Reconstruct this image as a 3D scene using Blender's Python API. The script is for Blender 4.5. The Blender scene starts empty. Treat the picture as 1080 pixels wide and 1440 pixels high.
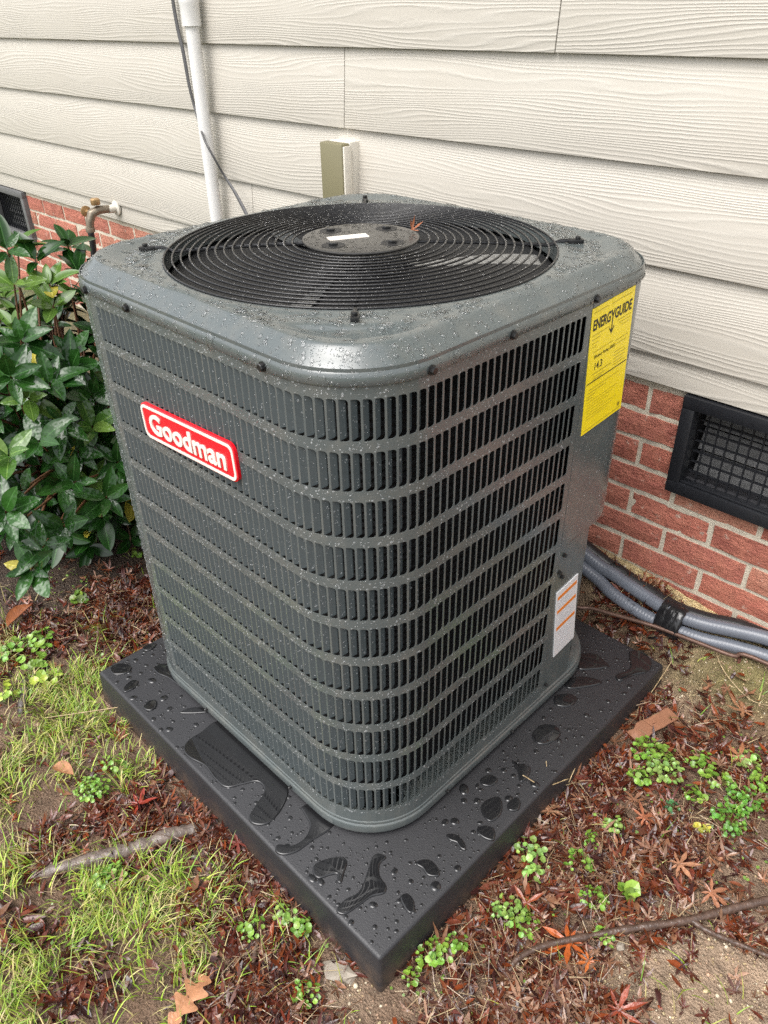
import bpy, bmesh, math, random
import numpy as np
from mathutils import Matrix, Vector

random.seed(7)
RNG = np.random.default_rng(11)
SC = bpy.context.scene
COL = SC.collection
R = math.radians

# ------------------------------------------------------------------ camera
F_PX, YAW, PITCH, ROLL = 1087.6, 44.51, 33.21, -1.085
CAM = np.array([0.4678, -0.4315, 1.2645])
_y, _p, _r = R(YAW), R(PITCH), R(ROLL)
_fh = np.array([-math.cos(_y), math.sin(_y), 0.0])
_rt = np.array([math.sin(_y), math.cos(_y), 0.0])
_up = np.array([0.0, 0.0, 1.0])
C_FW = _fh * math.cos(_p) - _up * math.sin(_p)
_u = _fh * math.sin(_p) + _up * math.cos(_p)
C_RT = _rt * math.cos(_r) + _u * math.sin(_r)
C_UP = -_rt * math.sin(_r) + _u * math.cos(_r)
cd = bpy.data.cameras.new('camera')
cd.sensor_fit = 'VERTICAL'
cd.sensor_height = 36.0
cd.sensor_width = 27.0
cd.lens = 36.0 * F_PX / 1440.0
cd.clip_start = 0.01
cd.clip_end = 1000.0
camo = bpy.data.objects.new('camera', cd)
COL.objects.link(camo)
camo.matrix_world = Matrix((
    (C_RT[0], C_UP[0], -C_FW[0], CAM[0]),
    (C_RT[1], C_UP[1], -C_FW[1], CAM[1]),
    (C_RT[2], C_UP[2], -C_FW[2], CAM[2]),
    (0, 0, 0, 1)))
SC.camera = camo

# ------------------------------------------------------------------ light
SUN_EL, SUN_AZ = 60.0, 180.0      # compass style: 180 = from -Y, 270 = from -X
world = bpy.data.worlds.new('World')
SC.world = world
world.use_nodes = True
wn = world.node_tree
wn.nodes.clear()
w_out = wn.nodes.new('ShaderNodeOutputWorld')
w_bg = wn.nodes.new('ShaderNodeBackground')
w_sky = wn.nodes.new('ShaderNodeTexSky')
w_sky.sky_type = 'NISHITA'
w_sky.sun_disc = False
w_sky.sun_elevation = R(SUN_EL)
w_sky.sun_rotation = R(SUN_AZ)
w_sky.air_density = 1.0
w_sky.dust_density = 4.0
w_sky.ozone_density = 1.0
w_hs = wn.nodes.new('ShaderNodeHueSaturation')
w_hs.inputs['Saturation'].default_value = 0.22
wn.links.new(w_sky.outputs['Color'], w_hs.inputs['Color'])
wn.links.new(w_hs.outputs['Color'], w_bg.inputs['Color'])
w_bg.inputs['Strength'].default_value = 0.15
wn.links.new(w_bg.outputs['Background'], w_out.inputs['Surface'])

sl = bpy.data.lights.new('sun', 'SUN')
sl.energy = 1.0
sl.angle = R(48.0)
sl.color = (1.0, 0.97, 0.93)
suno = bpy.data.objects.new('sun', sl)
COL.objects.link(suno)
_sd = Vector((math.sin(R(SUN_AZ)) * math.cos(R(SUN_EL)), math.cos(R(SUN_AZ)) * math.cos(R(SUN_EL)), math.sin(R(SUN_EL))))
suno.rotation_euler = _sd.to_track_quat('Z', 'Y').to_euler()
suno.location = _sd * 20

vs = SC.view_settings
vs.view_transform = 'Standard'
vs.look = 'None'
vs.gamma = 1.0
vs.use_curve_mapping = False
vs.exposure = 1.04
SC.render.engine = 'CYCLES'
SC.cycles.use_denoising = False
SC.cycles.max_bounces = 6
SC.cycles.diffuse_bounces = 3
SC.cycles.glossy_bounces = 4
SC.cycles.transmission_bounces = 4
SC.cycles.transparent_max_bounces = 16
SC.cycles.caustics_refractive = True
SC.cycles.sample_clamp_indirect = 4.0

# ------------------------------------------------------------------ helpers
def ray(px, py):
    return C_FW + (px - 540.0) / F_PX * C_RT - (py - 720.0) / F_PX * C_UP

def hit(px, py, ax, val):
    d = ray(px, py)
    return CAM + d * ((val - CAM[ax]) / d[ax])

def vnoise(x, y, seed=0):
    x = np.asarray(x, float); y = np.asarray(y, float)
    xi = np.floor(x).astype(np.int64); yi = np.floor(y).astype(np.int64)
    fx = x - xi; fy = y - yi
    fx = fx * fx * (3 - 2 * fx); fy = fy * fy * (3 - 2 * fy)
    def h(a, b):
        n = (a * 374761393 + b * 668265263 + seed * 974711) & 0x7fffffff
        n = ((n ^ (n >> 13)) * 1274126177) & 0x7fffffff
        return ((n ^ (n >> 16)) & 0xffff) / 65535.0
    a = h(xi, yi); b = h(xi + 1, yi); c = h(xi, yi + 1); d = h(xi + 1, yi + 1)
    return (a * (1 - fx) + b * fx) * (1 - fy) + (c * (1 - fx) + d * fx) * fy

def fbm(x, y, seed=0, oct=4):
    v = 0; a = 0.5
    for i in range(oct):
        v = v + a * vnoise(x * 2 ** i, y * 2 ** i, seed + i * 17)
        a *= 0.5
    return v

def sstep(a, b, x):
    t = np.clip((np.asarray(x, float) - a) / (b - a), 0, 1)
    return t * t * (3 - 2 * t)

def gz(x, y):
    x = np.asarray(x, float); y = np.asarray(y, float)
    z = -0.090 + 0.040 * sstep(0.25, 0.95, y) + 0.125 * sstep(0.90, 1.085, y) * (0.62 + 0.38 * sstep(0.3, -0.3, x))
    z = z + 0.022 * (fbm(x * 3.1 + 5, y * 3.1, 3, 3) - 0.45)
    z = z + 0.010 * (fbm(x * 17, y * 17, 9, 3) - 0.45)
    # flat bed below the slab
    inb = sstep(-1.0, -0.93, x) * sstep(0.10, 0.02, x) * sstep(-0.10, -0.02, y) * sstep(1.0, 0.93, y)
    z = np.where(inb > 0, np.minimum(z, z * (1 - inb) + (-0.088) * inb + 0.03 * inb * sstep(0.3, 0.9, y)), z)
    return z

def G(px, py, lift=0.0):
    z = -0.08
    for _ in range(5):
        p = hit(px, py, 2, z + lift)
        z = float(gz(p[0], p[1]))
    return np.array([p[0], p[1], z + lift])

def new_mesh(name, V, Fc, smooth=False, colors=None):
    """V (n,3); Fc (m,k) array or list of lists."""
    me = bpy.data.meshes.new(name)
    if isinstance(Fc, np.ndarray):
        V = np.asarray(V, np.float32); m, k = Fc.shape
        me.vertices.add(len(V)); me.vertices.foreach_set('co', V.ravel())
        me.loops.add(m * k); me.loops.foreach_set('vertex_index', Fc.astype(np.int32).ravel())
        me.polygons.add(m)
        me.polygons.foreach_set('loop_start', np.arange(0, m * k, k, dtype=np.int32))
        me.update(calc_edges=True)
        me.validate()
    else:
        me.from_pydata([tuple(map(float, v)) for v in V], [], [list(map(int, f)) for f in Fc])
        me.update()
    if smooth:
        me.polygons.foreach_set('use_smooth', np.ones(len(me.polygons), bool))
    if colors is not None:
        at = me.color_attributes.new('Col', 'FLOAT_COLOR', 'POINT')
        c = np.ones((len(me.vertices), 4), np.float32); c[:, :3] = np.asarray(colors)[:, :3]
        at.data.foreach_set('color', c.ravel())
    return me

def link(name, me, mat=None, parent=None):
    o = bpy.data.objects.new(name, me)
    COL.objects.link(o)
    if mat is not None and me is not None and not me.materials:
        me.materials.append(mat)
    if parent is not None:
        o.parent = parent
    return o

def tag(o, label=None, cat=None, group=None, kind=None):
    if label: o['label'] = label
    if cat: o['category'] = cat
    if group: o['group'] = group
    if kind: o['kind'] = kind
    return o

def thing(name, label, cat, loc=(0, 0, 0), group=None):
    o = link(name, None)
    o.location = loc
    o.empty_display_size = 0.05
    return tag(o, label, cat, group)

class MB:
    """collects shapes in world coordinates"""
    def __init__(s): s.v = []; s.f = []
    def add(s, V, Fc):
        b = len(s.v); s.v.extend([tuple(p) for p in V]); s.f.extend([[i + b for i in f] for f in Fc]); return s
    def box(s, x0, x1, y0, y1, z0, z1):
        V = [(x0, y0, z0), (x1, y0, z0), (x1, y1, z0), (x0, y1, z0), (x0, y0, z1), (x1, y0, z1), (x1, y1, z1), (x0, y1, z1)]
        return s.add(V, [(3, 2, 1, 0), (4, 5, 6, 7), (0, 1, 5, 4), (1, 2, 6, 5), (2, 3, 7, 6), (3, 0, 4, 7)])
    def tube(s, pts, rad, n=10, cap=True):
        pts = [Vector(p) for p in pts]; m = len(pts)
        if not hasattr(rad, '__len__'): rad = [rad] * m
        V = []; ref = None
        for i, p in enumerate(pts):
            t = (pts[min(i + 1, m - 1)] - pts[max(i - 1, 0)]).normalized()
            if ref is None:
                ref = t.orthogonal().normalized()
            ref = (ref - t * ref.dot(t)).normalized(); b = t.cross(ref)
            for k in range(n):
                a = 2 * math.pi * k / n
                V.append(p + (ref * math.cos(a) + b * math.sin(a)) * rad[i])
        Fc = []
        for i in range(m - 1):
            for k in range(n):
                k2 = (k + 1) % n
                Fc.append((i * n + k, i * n + k2, (i + 1) * n + k2, (i + 1) * n + k))
        if cap:
            Fc.append(tuple(range(n))[::-1]); Fc.append(tuple((m - 1) * n + k for k in range(n)))
        return s.add(V, Fc)
    def lathe(s, prof, center, n=24, axis='Z'):
        """prof: list of (r, h)"""
        V = []
        for r_, h in prof:
            for k in range(n):
                a = 2 * math.pi * k / n
                p = (r_ * math.cos(a), r_ * math.sin(a), h)
                if axis == 'Y': p = (p[0], p[2], p[1])
                if axis == 'X': p = (p[2], p[0], p[1])
                V.append((p[0] + center[0], p[1] + center[1], p[2] + center[2]))
        Fc = []
        for i in range(len(prof) - 1):
            for k in range(n):
                k2 = (k + 1) % n
                Fc.append((i * n + k, i * n + k2, (i + 1) * n + k2, (i + 1) * n + k))
        Fc.append(tuple(range(n))[::-1]); Fc.append(tuple((len(prof) - 1) * n + k for k in range(n)))
        return s.add(V, Fc)
    def build(s, name, mat, parent=None, smooth=False, bevel=0.0, seg=2, origin=None, angle=0.6):
        V = s.v
        if origin is not None:
            V = [(v[0] - origin[0], v[1] - origin[1], v[2] - origin[2]) for v in V]
        me = new_mesh(name, V, s.f)
        bm = bmesh.new(); bm.from_mesh(me)
        bmesh.ops.recalc_face_normals(bm, faces=bm.faces)
        if bevel > 0:
            es = [e for e in bm.edges if len(e.link_faces) == 2 and e.calc_face_angle(0) > angle]
            bmesh.ops.bevel(bm, geom=es, offset=bevel, segments=seg, affect='EDGES', profile=0.5, clamp_overlap=True)
        bm.to_mesh(me); bm.free()
        if smooth or bevel > 0:
            me.polygons.foreach_set('use_smooth', np.ones(len(me.polygons), bool))
            if bevel > 0 or smooth == 'auto':
                try: me.set_sharp_from_angle(angle=R(40))
                except Exception: pass
        o = link(name, me, mat, parent)
        if origin is not None: o.location = origin
        return o

def catmull(P, n=8):
    P = [np.asarray(p, float) for p in P]
    Q = [2 * P[0] - P[1]] + P + [2 * P[-1] - P[-2]]
    out = []
    for i in range(1, len(Q) - 2):
        for k in range(n):
            t = k / n
            out.append(0.5 * ((2 * Q[i]) + (-Q[i - 1] + Q[i + 1]) * t + (2 * Q[i - 1] - 5 * Q[i] + 4 * Q[i + 1] - Q[i + 2]) * t ** 2 + (-Q[i - 1] + 3 * Q[i] - 3 * Q[i + 1] + Q[i + 2]) * t ** 3))
    out.append(P[-1])
    return out

# ------------------------------------------------------------------ materials
class NM:
    def __init__(s, name):
        s.m = bpy.data.materials.new(name); s.m.use_nodes = True
        s.t = s.m.node_tree; s.b = s.t.nodes['Principled BSDF']
    def n(s, kind, **kw):
        nd = s.t.nodes.new(kind)
        for k, v in kw.items():
            if k.startswith('i_'):
                key = k[2:].replace('_', ' ')
                nd.inputs[key].default_value = v
            else: setattr(nd, k, v)
        return nd
    def l(s, a, b): s.t.links.new(a, b); return s
    def coord(s, out='Object', scale=(1, 1, 1)):
        tc = s.n('ShaderNodeTexCoord'); mp = s.n('ShaderNodeMapping')
        mp.inputs['Scale'].default_value = scale
        s.l(tc.outputs[out], mp.inputs['Vector']); return mp.outputs['Vector']
    def noise(s, vec, scale, detail=4, rough=0.55, dist=0.0):
        nd = s.n('ShaderNodeTexNoise'); nd.inputs['Scale'].default_value = scale
        nd.inputs['Detail'].default_value = detail; nd.inputs['Roughness'].default_value = rough
        nd.inputs['Distortion'].default_value = dist
        if vec is not None: s.l(vec, nd.inputs['Vector'])
        return nd.outputs['Fac']
    def ramp(s, fac, stops):
        nd = s.n('ShaderNodeValToRGB'); e = nd.color_ramp.elements
        while len(e) < len(stops): e.new(0.5)
        for el, (p, c) in zip(e, stops):
            el.position = p
            el.color = (c[0], c[1], c[2], 1) if hasattr(c, '__len__') else (c, c, c, 1)
        s.l(fac, nd.inputs['Fac']); return nd.outputs['Color']
    def math(s, op, a, b=None, c=None):
        nd = s.n('ShaderNodeMath', operation=op)
        for i, x in enumerate((a, b, c)):
            if x is None: continue
            if isinstance(x, (int, float)): nd.inputs[i].default_value = x
            else: s.l(x, nd.inputs[i])
        return nd.outputs[0]
    def mix(s, fac, a, b, mode='MIX'):
        nd = s.n('ShaderNodeMix', data_type='RGBA', blend_type=mode)
        for sock, x in ((nd.inputs[0], fac), (nd.inputs[6], a), (nd.inputs[7], b)):
            if isinstance(x, (int, float)): sock.default_value = x
            elif isinstance(x, tuple): sock.default_value = (x[0], x[1], x[2], 1)
            else: s.l(x, sock)
        return nd.outputs[2]
    def bump(s, h, strength=0.3, dist=0.01, normal=None):
        nd = s.n('ShaderNodeBump'); nd.inputs['Strength'].default_value = strength
        nd.inputs['Distance'].default_value = dist
        s.l(h, nd.inputs['Height'])
        if normal is not None: s.l(normal, nd.inputs['Normal'])
        return nd.outputs['Normal']
    def set(s, color=None, rough=None, normal=None, **kw):
        for key, x in (('Base Color', color), ('Roughness', rough), ('Normal', normal)):
            if x is None: continue
            sk = s.b.inputs[key]
            if isinstance(x, tuple): sk.default_value = (x[0], x[1], x[2], 1)
            elif isinstance(x, (int, float)): sk.default_value = x
            else: s.l(x, sk)
        for k, v in kw.items():
            sk = s.b.inputs[k.replace('_', ' ')]
            if hasattr(v, 'is_linked') or hasattr(v, 'links'): s.l(v, sk)
            else: sk.default_value = v
        return s.m

M = {}
def plain(name, col, rough=0.5, var=0.12, scale=40, bump=0.0, bscale=200, **kw):
    q = NM(name); v = q.coord()
    f = q.noise(v, scale, 5)
    c = q.mix(f, tuple(x * (1 - var) for x in col), tuple(min(1, x * (1 + var)) for x in col))
    nrm = None
    if bump > 0: nrm = q.bump(q.noise(v, bscale, 3), bump, 0.002)
    rr = q.math('MULTIPLY_ADD', q.noise(v, scale * 2.3, 3), 0.16, rough - 0.08)
    M[name] = q.set(c, rr, nrm, **kw)
    return M[name]

def mat_paint():
    q = NM('grey_paint'); v = q.coord()
    big = q.noise(v, 6, 4); fine = q.noise(v, 900, 2)
    c = q.mix(big, (0.074, 0.089, 0.090), (0.099, 0.114, 0.112))
    c = q.mix(q.ramp(q.noise(v, 23, 6, 0.65), [(0.45, 0), (0.75, 1)]), c, (0.122, 0.128, 0.118))
    # tiny beads of water too small to be built
    vo = q.n('ShaderNodeTexVoronoi', feature='F1'); vo.inputs['Scale'].default_value = 420
    q.l(v, vo.inputs['Vector'])
    dots = q.ramp(vo.outputs['Distance'], [(0.10, 1), (0.32, 0)])
    pick = q.ramp(q.noise(v, 160, 1), [(0.50, 0), (0.56, 1)])
    h = q.math('MULTIPLY', dots, pick)
    n1 = q.bump(h, 0.55, 0.0012)
    n2 = q.bump(fine, 0.05, 0.0006, n1)
    rr = q.math('MULTIPLY_ADD', q.noise(v, 55, 4), 0.20, 0.10)
    M['paint'] = q.set(c, rr, n2, Specular_IOR_Level=0.85)
mat_paint()
plain('fin_paint', (0.076, 0.092, 0.097), 0.32, 0.12, 60)
plain('coil', (0.006, 0.006, 0.007), 0.6, 0.4, 30)
plain('wire_black', (0.012, 0.012, 0.013), 0.22, 0.3, 120, 0.3, 260)
plain('plate_grey', (0.042, 0.040, 0.037), 0.25, 0.3, 60, 0.35, 130)
plain('screw_black', (0.012, 0.012, 0.012), 0.25, 0.2, 200)
plain('blade_metal', (0.55, 0.56, 0.57), 0.22, 0.12, 30, Metallic=0.9)
plain('shroud_black', (0.012, 0.012, 0.013), 0.5, 0.3, 30)
plain('badge_red', (0.72, 0.008, 0.018), 0.25, 0.06, 80)
plain('badge_white', (0.80, 0.74, 0.66), 0.35, 0.04, 80)
plain('yellow_label', (0.97, 0.76, 0.015), 0.32, 0.04, 90, 0.12, 500)
plain('ink', (0.02, 0.017, 0.01), 0.5, 0.1, 90)
plain('ink_faint', (0.33, 0.26, 0.02), 0.5, 0.1, 90)
plain('white_label', (0.70, 0.70, 0.71), 0.35, 0.06, 90)
plain('label_print', (0.50, 0.50, 0.52), 0.4, 0.06, 90)
plain('label_orange', (0.75, 0.22, 0.03), 0.35, 0.06, 90)
plain('pvc_white', (0.74, 0.73, 0.71), 0.3, 0.04, 20)
plain('cable_grey', (0.09, 0.088, 0.09), 0.4, 0.1, 40)
plain('olive_paint', (0.20, 0.18, 0.105), 0.4, 0.06, 12)
plain('cream_plastic', (0.66, 0.62, 0.54), 0.5, 0.1, 40)
plain('brass', (0.42, 0.27, 0.13), 0.42, 0.35, 90, 0.3, 160, Metallic=0.55)
plain('zinc', (0.24, 0.20, 0.15), 0.4, 0.35, 90, 0.3, 160, Metallic=0.5)
plain('rubber', (0.018, 0.018, 0.019), 0.35, 0.3, 60)
plain('copper', (0.13, 0.075, 0.055), 0.45, 0.5, 60, Metallic=0.4)
plain('vent_black', (0.014, 0.015, 0.018), 0.38, 0.25, 60, 0.12, 300)
plain('vent_grey', (0.13, 0.13, 0.13), 0.5, 0.3, 60, 0.12, 300)
plain('vent_dark_slot', (0.03, 0.03, 0.034), 0.6, 0.3, 60)
plain('soffit', (0.70, 0.68, 0.63), 0.6, 0.05, 8)
plain('tape', (0.012, 0.012, 0.013), 0.18, 0.3, 60, 0.8, 55)
plain('stone', (0.28, 0.24, 0.19), 0.55, 0.3, 60, 0.5, 90)
plain('bark_piece', (0.27, 0.125, 0.07), 0.5, 0.25, 60, 0.5, 90)

def mat_conduit():
    q = NM('conduit_grey'); v = q.coord()
    c = q.mix(q.noise(v, 30, 4), (0.115, 0.128, 0.155), (0.155, 0.168, 0.195))
    tc = q.n('ShaderNodeTexCoord')
    wv = q.n('ShaderNodeTexWave', bands_direction='X'); wv.inputs['Scale'].default_value = 40
    q.l(v, wv.inputs['Vector'])
    M['conduit'] = q.set(c, 0.3, q.bump(wv.outputs['Fac'], 0.10, 0.002))
mat_conduit()

def mat_pad():
    q = NM('black_plastic'); v = q.coord()
    c = q.mix(q.noise(v, 9, 4), (0.016, 0.016, 0.018), (0.027, 0.027, 0.030))
    sp = q.ramp(q.noise(v, 420, 2), [(0.66, 0), (0.72, 1)])
    h = q.noise(v, 330, 3)
    rr = q.math('MULTIPLY_ADD', q.noise(v, 14, 5), 0.16, 0.42)
    n1 = q.bump(h, 0.40, 0.0012)
    n2 = q.bump(sp, 0.5, 0.001, n1)
    sx = q.n('ShaderNodeSeparateXYZ'); q.l(v, sx.inputs[0])
    low = q.n('ShaderNodeMapRange'); q.l(sx.outputs[2], low.inputs[0]); low.inputs[1].default_value = -0.03; low.inputs[2].default_value = -0.095
    mud = q.math('MULTIPLY', low.outputs[0], q.ramp(q.noise(v, 17, 6, 0.7), [(0.42, 0), (0.66, 1)]))
    c = q.mix(q.math('MULTIPLY', mud, 0.7), c, (0.16, 0.10, 0.06))
    M['pad'] = q.set(c, rr, n2, Specular_IOR_Level=0.65)
mat_pad()

def mat_water():
    # clear beads: what lies below shows through, the surface mirrors the sky
    for name, ior, whiten in (('water', 1.60, 0.12), ('water_flat', 1.50, 0.0)):
        q = NM('rain_' + name)
        tr = q.n('ShaderNodeBsdfTransparent'); tr.inputs[0].default_value = (1, 1, 1, 1)
        gl = q.n('ShaderNodeBsdfGlossy'); gl.inputs['Roughness'].default_value = 0.06
        fr = q.n('ShaderNodeFresnel'); fr.inputs['IOR'].default_value = ior
        ge = q.n('ShaderNodeNewGeometry')
        mx = q.n('ShaderNodeMixShader')
        q.l(q.math('MULTIPLY', fr.outputs[0], q.math('SUBTRACT', 1.0, ge.outputs['Backfacing'])), mx.inputs[0])
        src = tr.outputs[0]
        if name == 'water_flat':       # larger drops also bend what lies below them
            rf = q.n('ShaderNodeBsdfRefraction'); rf.inputs['IOR'].default_value = 1.33; rf.inputs['Roughness'].default_value = 0.0
            m0 = q.n('ShaderNodeMixShader'); m0.inputs[0].default_value = 0.45
            q.l(tr.outputs[0], m0.inputs[1]); q.l(rf.outputs[0], m0.inputs[2]); src = m0.outputs[0]
        q.l(src, mx.inputs[1]); q.l(gl.outputs[0], mx.inputs[2])
        df = q.n('ShaderNodeBsdfDiffuse'); df.inputs['Color'].default_value = (0.80, 0.82, 0.83, 1)
        m2 = q.n('ShaderNodeMixShader'); m2.inputs[0].default_value = whiten      # white mixed in to stand for light caught by the beads
        q.l(mx.outputs[0], m2.inputs[1]); q.l(df.outputs[0], m2.inputs[2])
        q.l(m2.outputs[0], q.t.nodes['Material Output'].inputs['Surface'])
        M[name] = q.m
    # deeper water on the black slab: the wetted plastic below is seen without its dull sheen
    q = NM('slab_water'); v = q.coord()
    c = q.mix(q.noise(v, 40, 3), (0.010, 0.010, 0.011), (0.016, 0.016, 0.017))
    M['slab_water'] = q.set(c, 0.04, None, IOR=1.62)
mat_water()

def mat_siding():
    q = NM('siding_paint')
    tc = q.n('ShaderNodeTexCoord'); oi = q.n('ShaderNodeObjectInfo')
    cmb = q.n('ShaderNodeCombineXYZ')
    q.l(q.math('MULTIPLY', oi.outputs['Random'], 37.0), cmb.inputs[0])
    q.l(q.math('MULTIPLY', oi.outputs['Random'], 11.0), cmb.inputs[2])
    add = q.n('ShaderNodeVectorMath', operation='ADD')
    q.l(tc.outputs['Object'], add.inputs[0]); q.l(cmb.outputs[0], add.inputs[1])
    def mp(s):
        m = q.n('ShaderNodeMapping'); m.inputs['Scale'].default_value = s
        q.l(add.outputs[0], m.inputs['Vector']); return m.outputs['Vector']
    warp = q.noise(mp((0.9, 1, 9.0)), 1.0, 2, 0.45)
    warp2 = q.noise(mp((14, 1, 60.0)), 1.0, 2, 0.5)
    jag = q.noise(mp((70, 1, 160.0)), 1.0, 2, 0.5)
    sep = q.n('ShaderNodeSeparateXYZ'); q.l(add.outputs[0], sep.inputs[0])
    ph = q.math('MULTIPLY', sep.outputs[2], 760.0)
    ph = q.math('ADD', ph, q.math('MULTIPLY', warp, 118.0))
    ph = q.math('ADD', ph, q.math('MULTIPLY', warp2, 2.6))
    ph = q.math('ADD', ph, q.math('MULTIPLY', jag, 1.8))
    sw = q.math('SINE', ph)
    ridge = q.math('POWER', q.math('MULTIPLY_ADD', sw, 0.5, 0.5), 2.2)
    amp = q.ramp(q.noise(mp((2.2, 1, 16.0)), 1.0, 3, 0.6), [(0.30, 0.06), (0.62, 1.0)])
    h = q.math('MULTIPLY', ridge, amp)
    n1 = q.bump(h, 0.40, 0.0018)
    c = q.mix(q.noise(mp((3, 3, 9)), 1.0, 4), (0.498, 0.462, 0.402), (0.578, 0.541, 0.475))
    spots = q.ramp(q.noise(mp((55, 1, 34)), 1.0, 3, 0.6), [(0.70, 0), (0.78, 1)])
    c = q.mix(q.math('MULTIPLY', spots, 0.22), c, (0.36, 0.33, 0.28))
    dirt = q.ramp(q.noise(mp((6, 1, 2.5)), 1.0, 5, 0.6), [(0.5, 0), (0.85, 1)])
    c = q.mix(q.math('MULTIPLY', dirt, 0.22), c, (0.50, 0.45, 0.37))
    c = q.mix(q.math('MULTIPLY', ridge, 0.05), c, (0.7, 0.7, 0.68))
    M['siding'] = q.set(c, 0.5, n1)
mat_siding()

def mat_brick():
    q = NM('brick_red'); oi = q.n('ShaderNodeObjectInfo')
    tc = q.n('ShaderNodeTexCoord'); cmb = q.n('ShaderNodeCombineXYZ')
    for i in range(3): q.l(q.math('MULTIPLY', oi.outputs['Random'], 13.0 + 7 * i), cmb.inputs[i])
    add = q.n('ShaderNodeVectorMath', operation='ADD')
    q.l(tc.outputs['Object'], add.inputs[0]); q.l(cmb.outputs[0], add.inputs[1])
    v = add.outputs[0]
    base = q.ramp(oi.outputs['Random'], [(0.0, (0.27, 0.080, 0.058)), (0.25, (0.43, 0.135, 0.092)), (0.5, (0.34, 0.105, 0.078)), (0.75, (0.46, 0.170, 0.115)), (1.0, (0.42, 0.23, 0.155))])
    c = q.mix(q.ramp(q.noise(v, 22, 6, 0.65), [(0.35, 0), (0.7, 1)]), base, (0.47, 0.175, 0.115))
    c = q.mix(q.ramp(q.noise(v, 60, 5, 0.7), [(0.56, 0), (0.72, 1)]), c, (0.24, 0.075, 0.052))
    # mortar smears and lime bloom
    sm = q.ramp(q.noise(v, 34, 6, 0.75), [(0.60, 0), (0.69, 1)])
    c = q.mix(q.math('MULTIPLY', sm, 0.85), c, (0.52, 0.42, 0.34))
    mp = q.n('ShaderNodeMapping'); mp.inputs['Scale'].default_value = (60, 60, 150); mp.inputs['Rotation'].default_value = (0, 0.5, 0)
    q.l(v, mp.inputs['Vector'])
    h = q.math('ADD', q.noise(v, 85, 6, 0.7), q.math('MULTIPLY', q.noise(mp.outputs['Vector'], 1.0, 3, 0.7), 0.8))
    M['brick'] = q.set(c, 0.75, q.bump(h, 0.9, 0.006))
mat_brick()

def mat_mortar():
    q = NM('mortar'); v = q.coord()
    c = q.mix(q.noise(v, 30, 6, 0.7), (0.46, 0.41, 0.32), (0.64, 0.58, 0.47))
    c = q.mix(q.ramp(q.noise(v, 12, 5, 0.6), [(0.55, 0), (0.75, 1)]), c, (0.33, 0.30, 0.25))
    M['mortar'] = q.set(c, 0.85, q.bump(q.noise(v, 130, 5, 0.7), 0.6, 0.004))
mat_mortar()

def vcol(name, rough=0.4, var=0.35, scale=60, bump=0.3, bscale=150, **kw):
    q = NM(name); v = q.coord()
    at = q.n('ShaderNodeVertexColor', layer_name='Col')
    f = q.ramp(q.noise(v, scale, 4, 0.6), [(0.25, 1 - var), (0.75, 1 + var)])
    c = q.mix(1.0, at.outputs['Color'], f, 'MULTIPLY')
    nrm = q.bump(q.noise(v, bscale, 3), bump, 0.003) if bump > 0 else None
    M[name] = q.set(c, rough, nrm, **kw)
    return M[name]
vcol('dead_leaf', 0.20, 0.35, 70, 0.35, 180)
vcol('grass_blade', 0.38, 0.2, 60, 0.0)
vcol('weed_leaf', 0.28, 0.25, 90, 0.2, 200, Subsurface_Weight=0.0)
vcol('pebble', 0.5, 0.3, 200, 0.3, 300)
vcol('twig_bark', 0.32, 0.4, 90, 0.8, 130)

def mat_soil():
    q = NM('soil'); v = q.coord()
    at = q.n('ShaderNodeVertexColor', layer_name='Col')
    f = q.ramp(q.noise(v, 26, 8, 0.7), [(0.25, 0.45), (0.75, 1.5)])
    c = q.mix(1.0, at.outputs['Color'], f, 'MULTIPLY')
    g = q.n('ShaderNodeTexVoronoi', feature='F1'); g.inputs['Scale'].default_value = 210; q.l(v, g.inputs['Vector'])
    gr = q.ramp(q.noise(v, 190, 3, 0.7), [(0.58, 0), (0.68, 1)])
    c = q.mix(q.math('MULTIPLY', gr, 0.45), c, (0.40, 0.31, 0.20))
    dk = q.ramp(q.noise(v, 95, 4, 0.7), [(0.30, 1), (0.46, 0)])
    c = q.mix(q.math('MULTIPLY', dk, 0.6), c, (0.035, 0.022, 0.013))
    h = q.math('ADD', q.noise(v, 60, 8, 0.75), q.math('MULTIPLY', g.outputs['Distance'], 0.5))
    rr = q.math('MULTIPLY_ADD', q.noise(v, 18, 4), 0.5, 0.32)
    M['soil'] = q.set(c, rr, q.bump(h, 1.0, 0.012))
mat_soil()

def mat_shrub_leaf(name, c0, c1):
    q = NM(name); oi = q.n('ShaderNodeObjectInfo'); v = q.coord()
    at = q.n('ShaderNodeVertexColor', layer_name='Col')      # red: distance from the midrib
    sepc = q.n('ShaderNodeSeparateColor'); q.l(at.outputs['Color'], sepc.inputs[0])
    base = q.mix(oi.outputs['Random'], c0, c1)
    rib = q.ramp(sepc.outputs[0], [(0.0, 1), (0.10, 0)])
    c = q.mix(q.math('MULTIPLY', rib, 0.55), base, tuple(min(1, x * 2.4 + 0.03) for x in c1))
    c = q.mix(q.math('MULTIPLY', q.noise(v, 60, 4), 0.35), c, tuple(x * 0.5 for x in c0))
    n1 = q.bump(q.noise(v, 3, 2), 0.12, 0.06)
    rr = q.math('MULTIPLY_ADD', q.noise(v, 9, 2), 0.45, -0.04)
    M[name] = q.set(c, rr, n1, Specular_IOR_Level=0.4)
mat_shrub_leaf('leaf_green', (0.009, 0.040, 0.006), (0.028, 0.092, 0.014))
mat_shrub_leaf('leaf_fresh', (0.05, 0.125, 0.020), (0.12, 0.20, 0.035))
mat_shrub_leaf('leaf_yellow', (0.34, 0.30, 0.04), (0.42, 0.36, 0.05))
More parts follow.
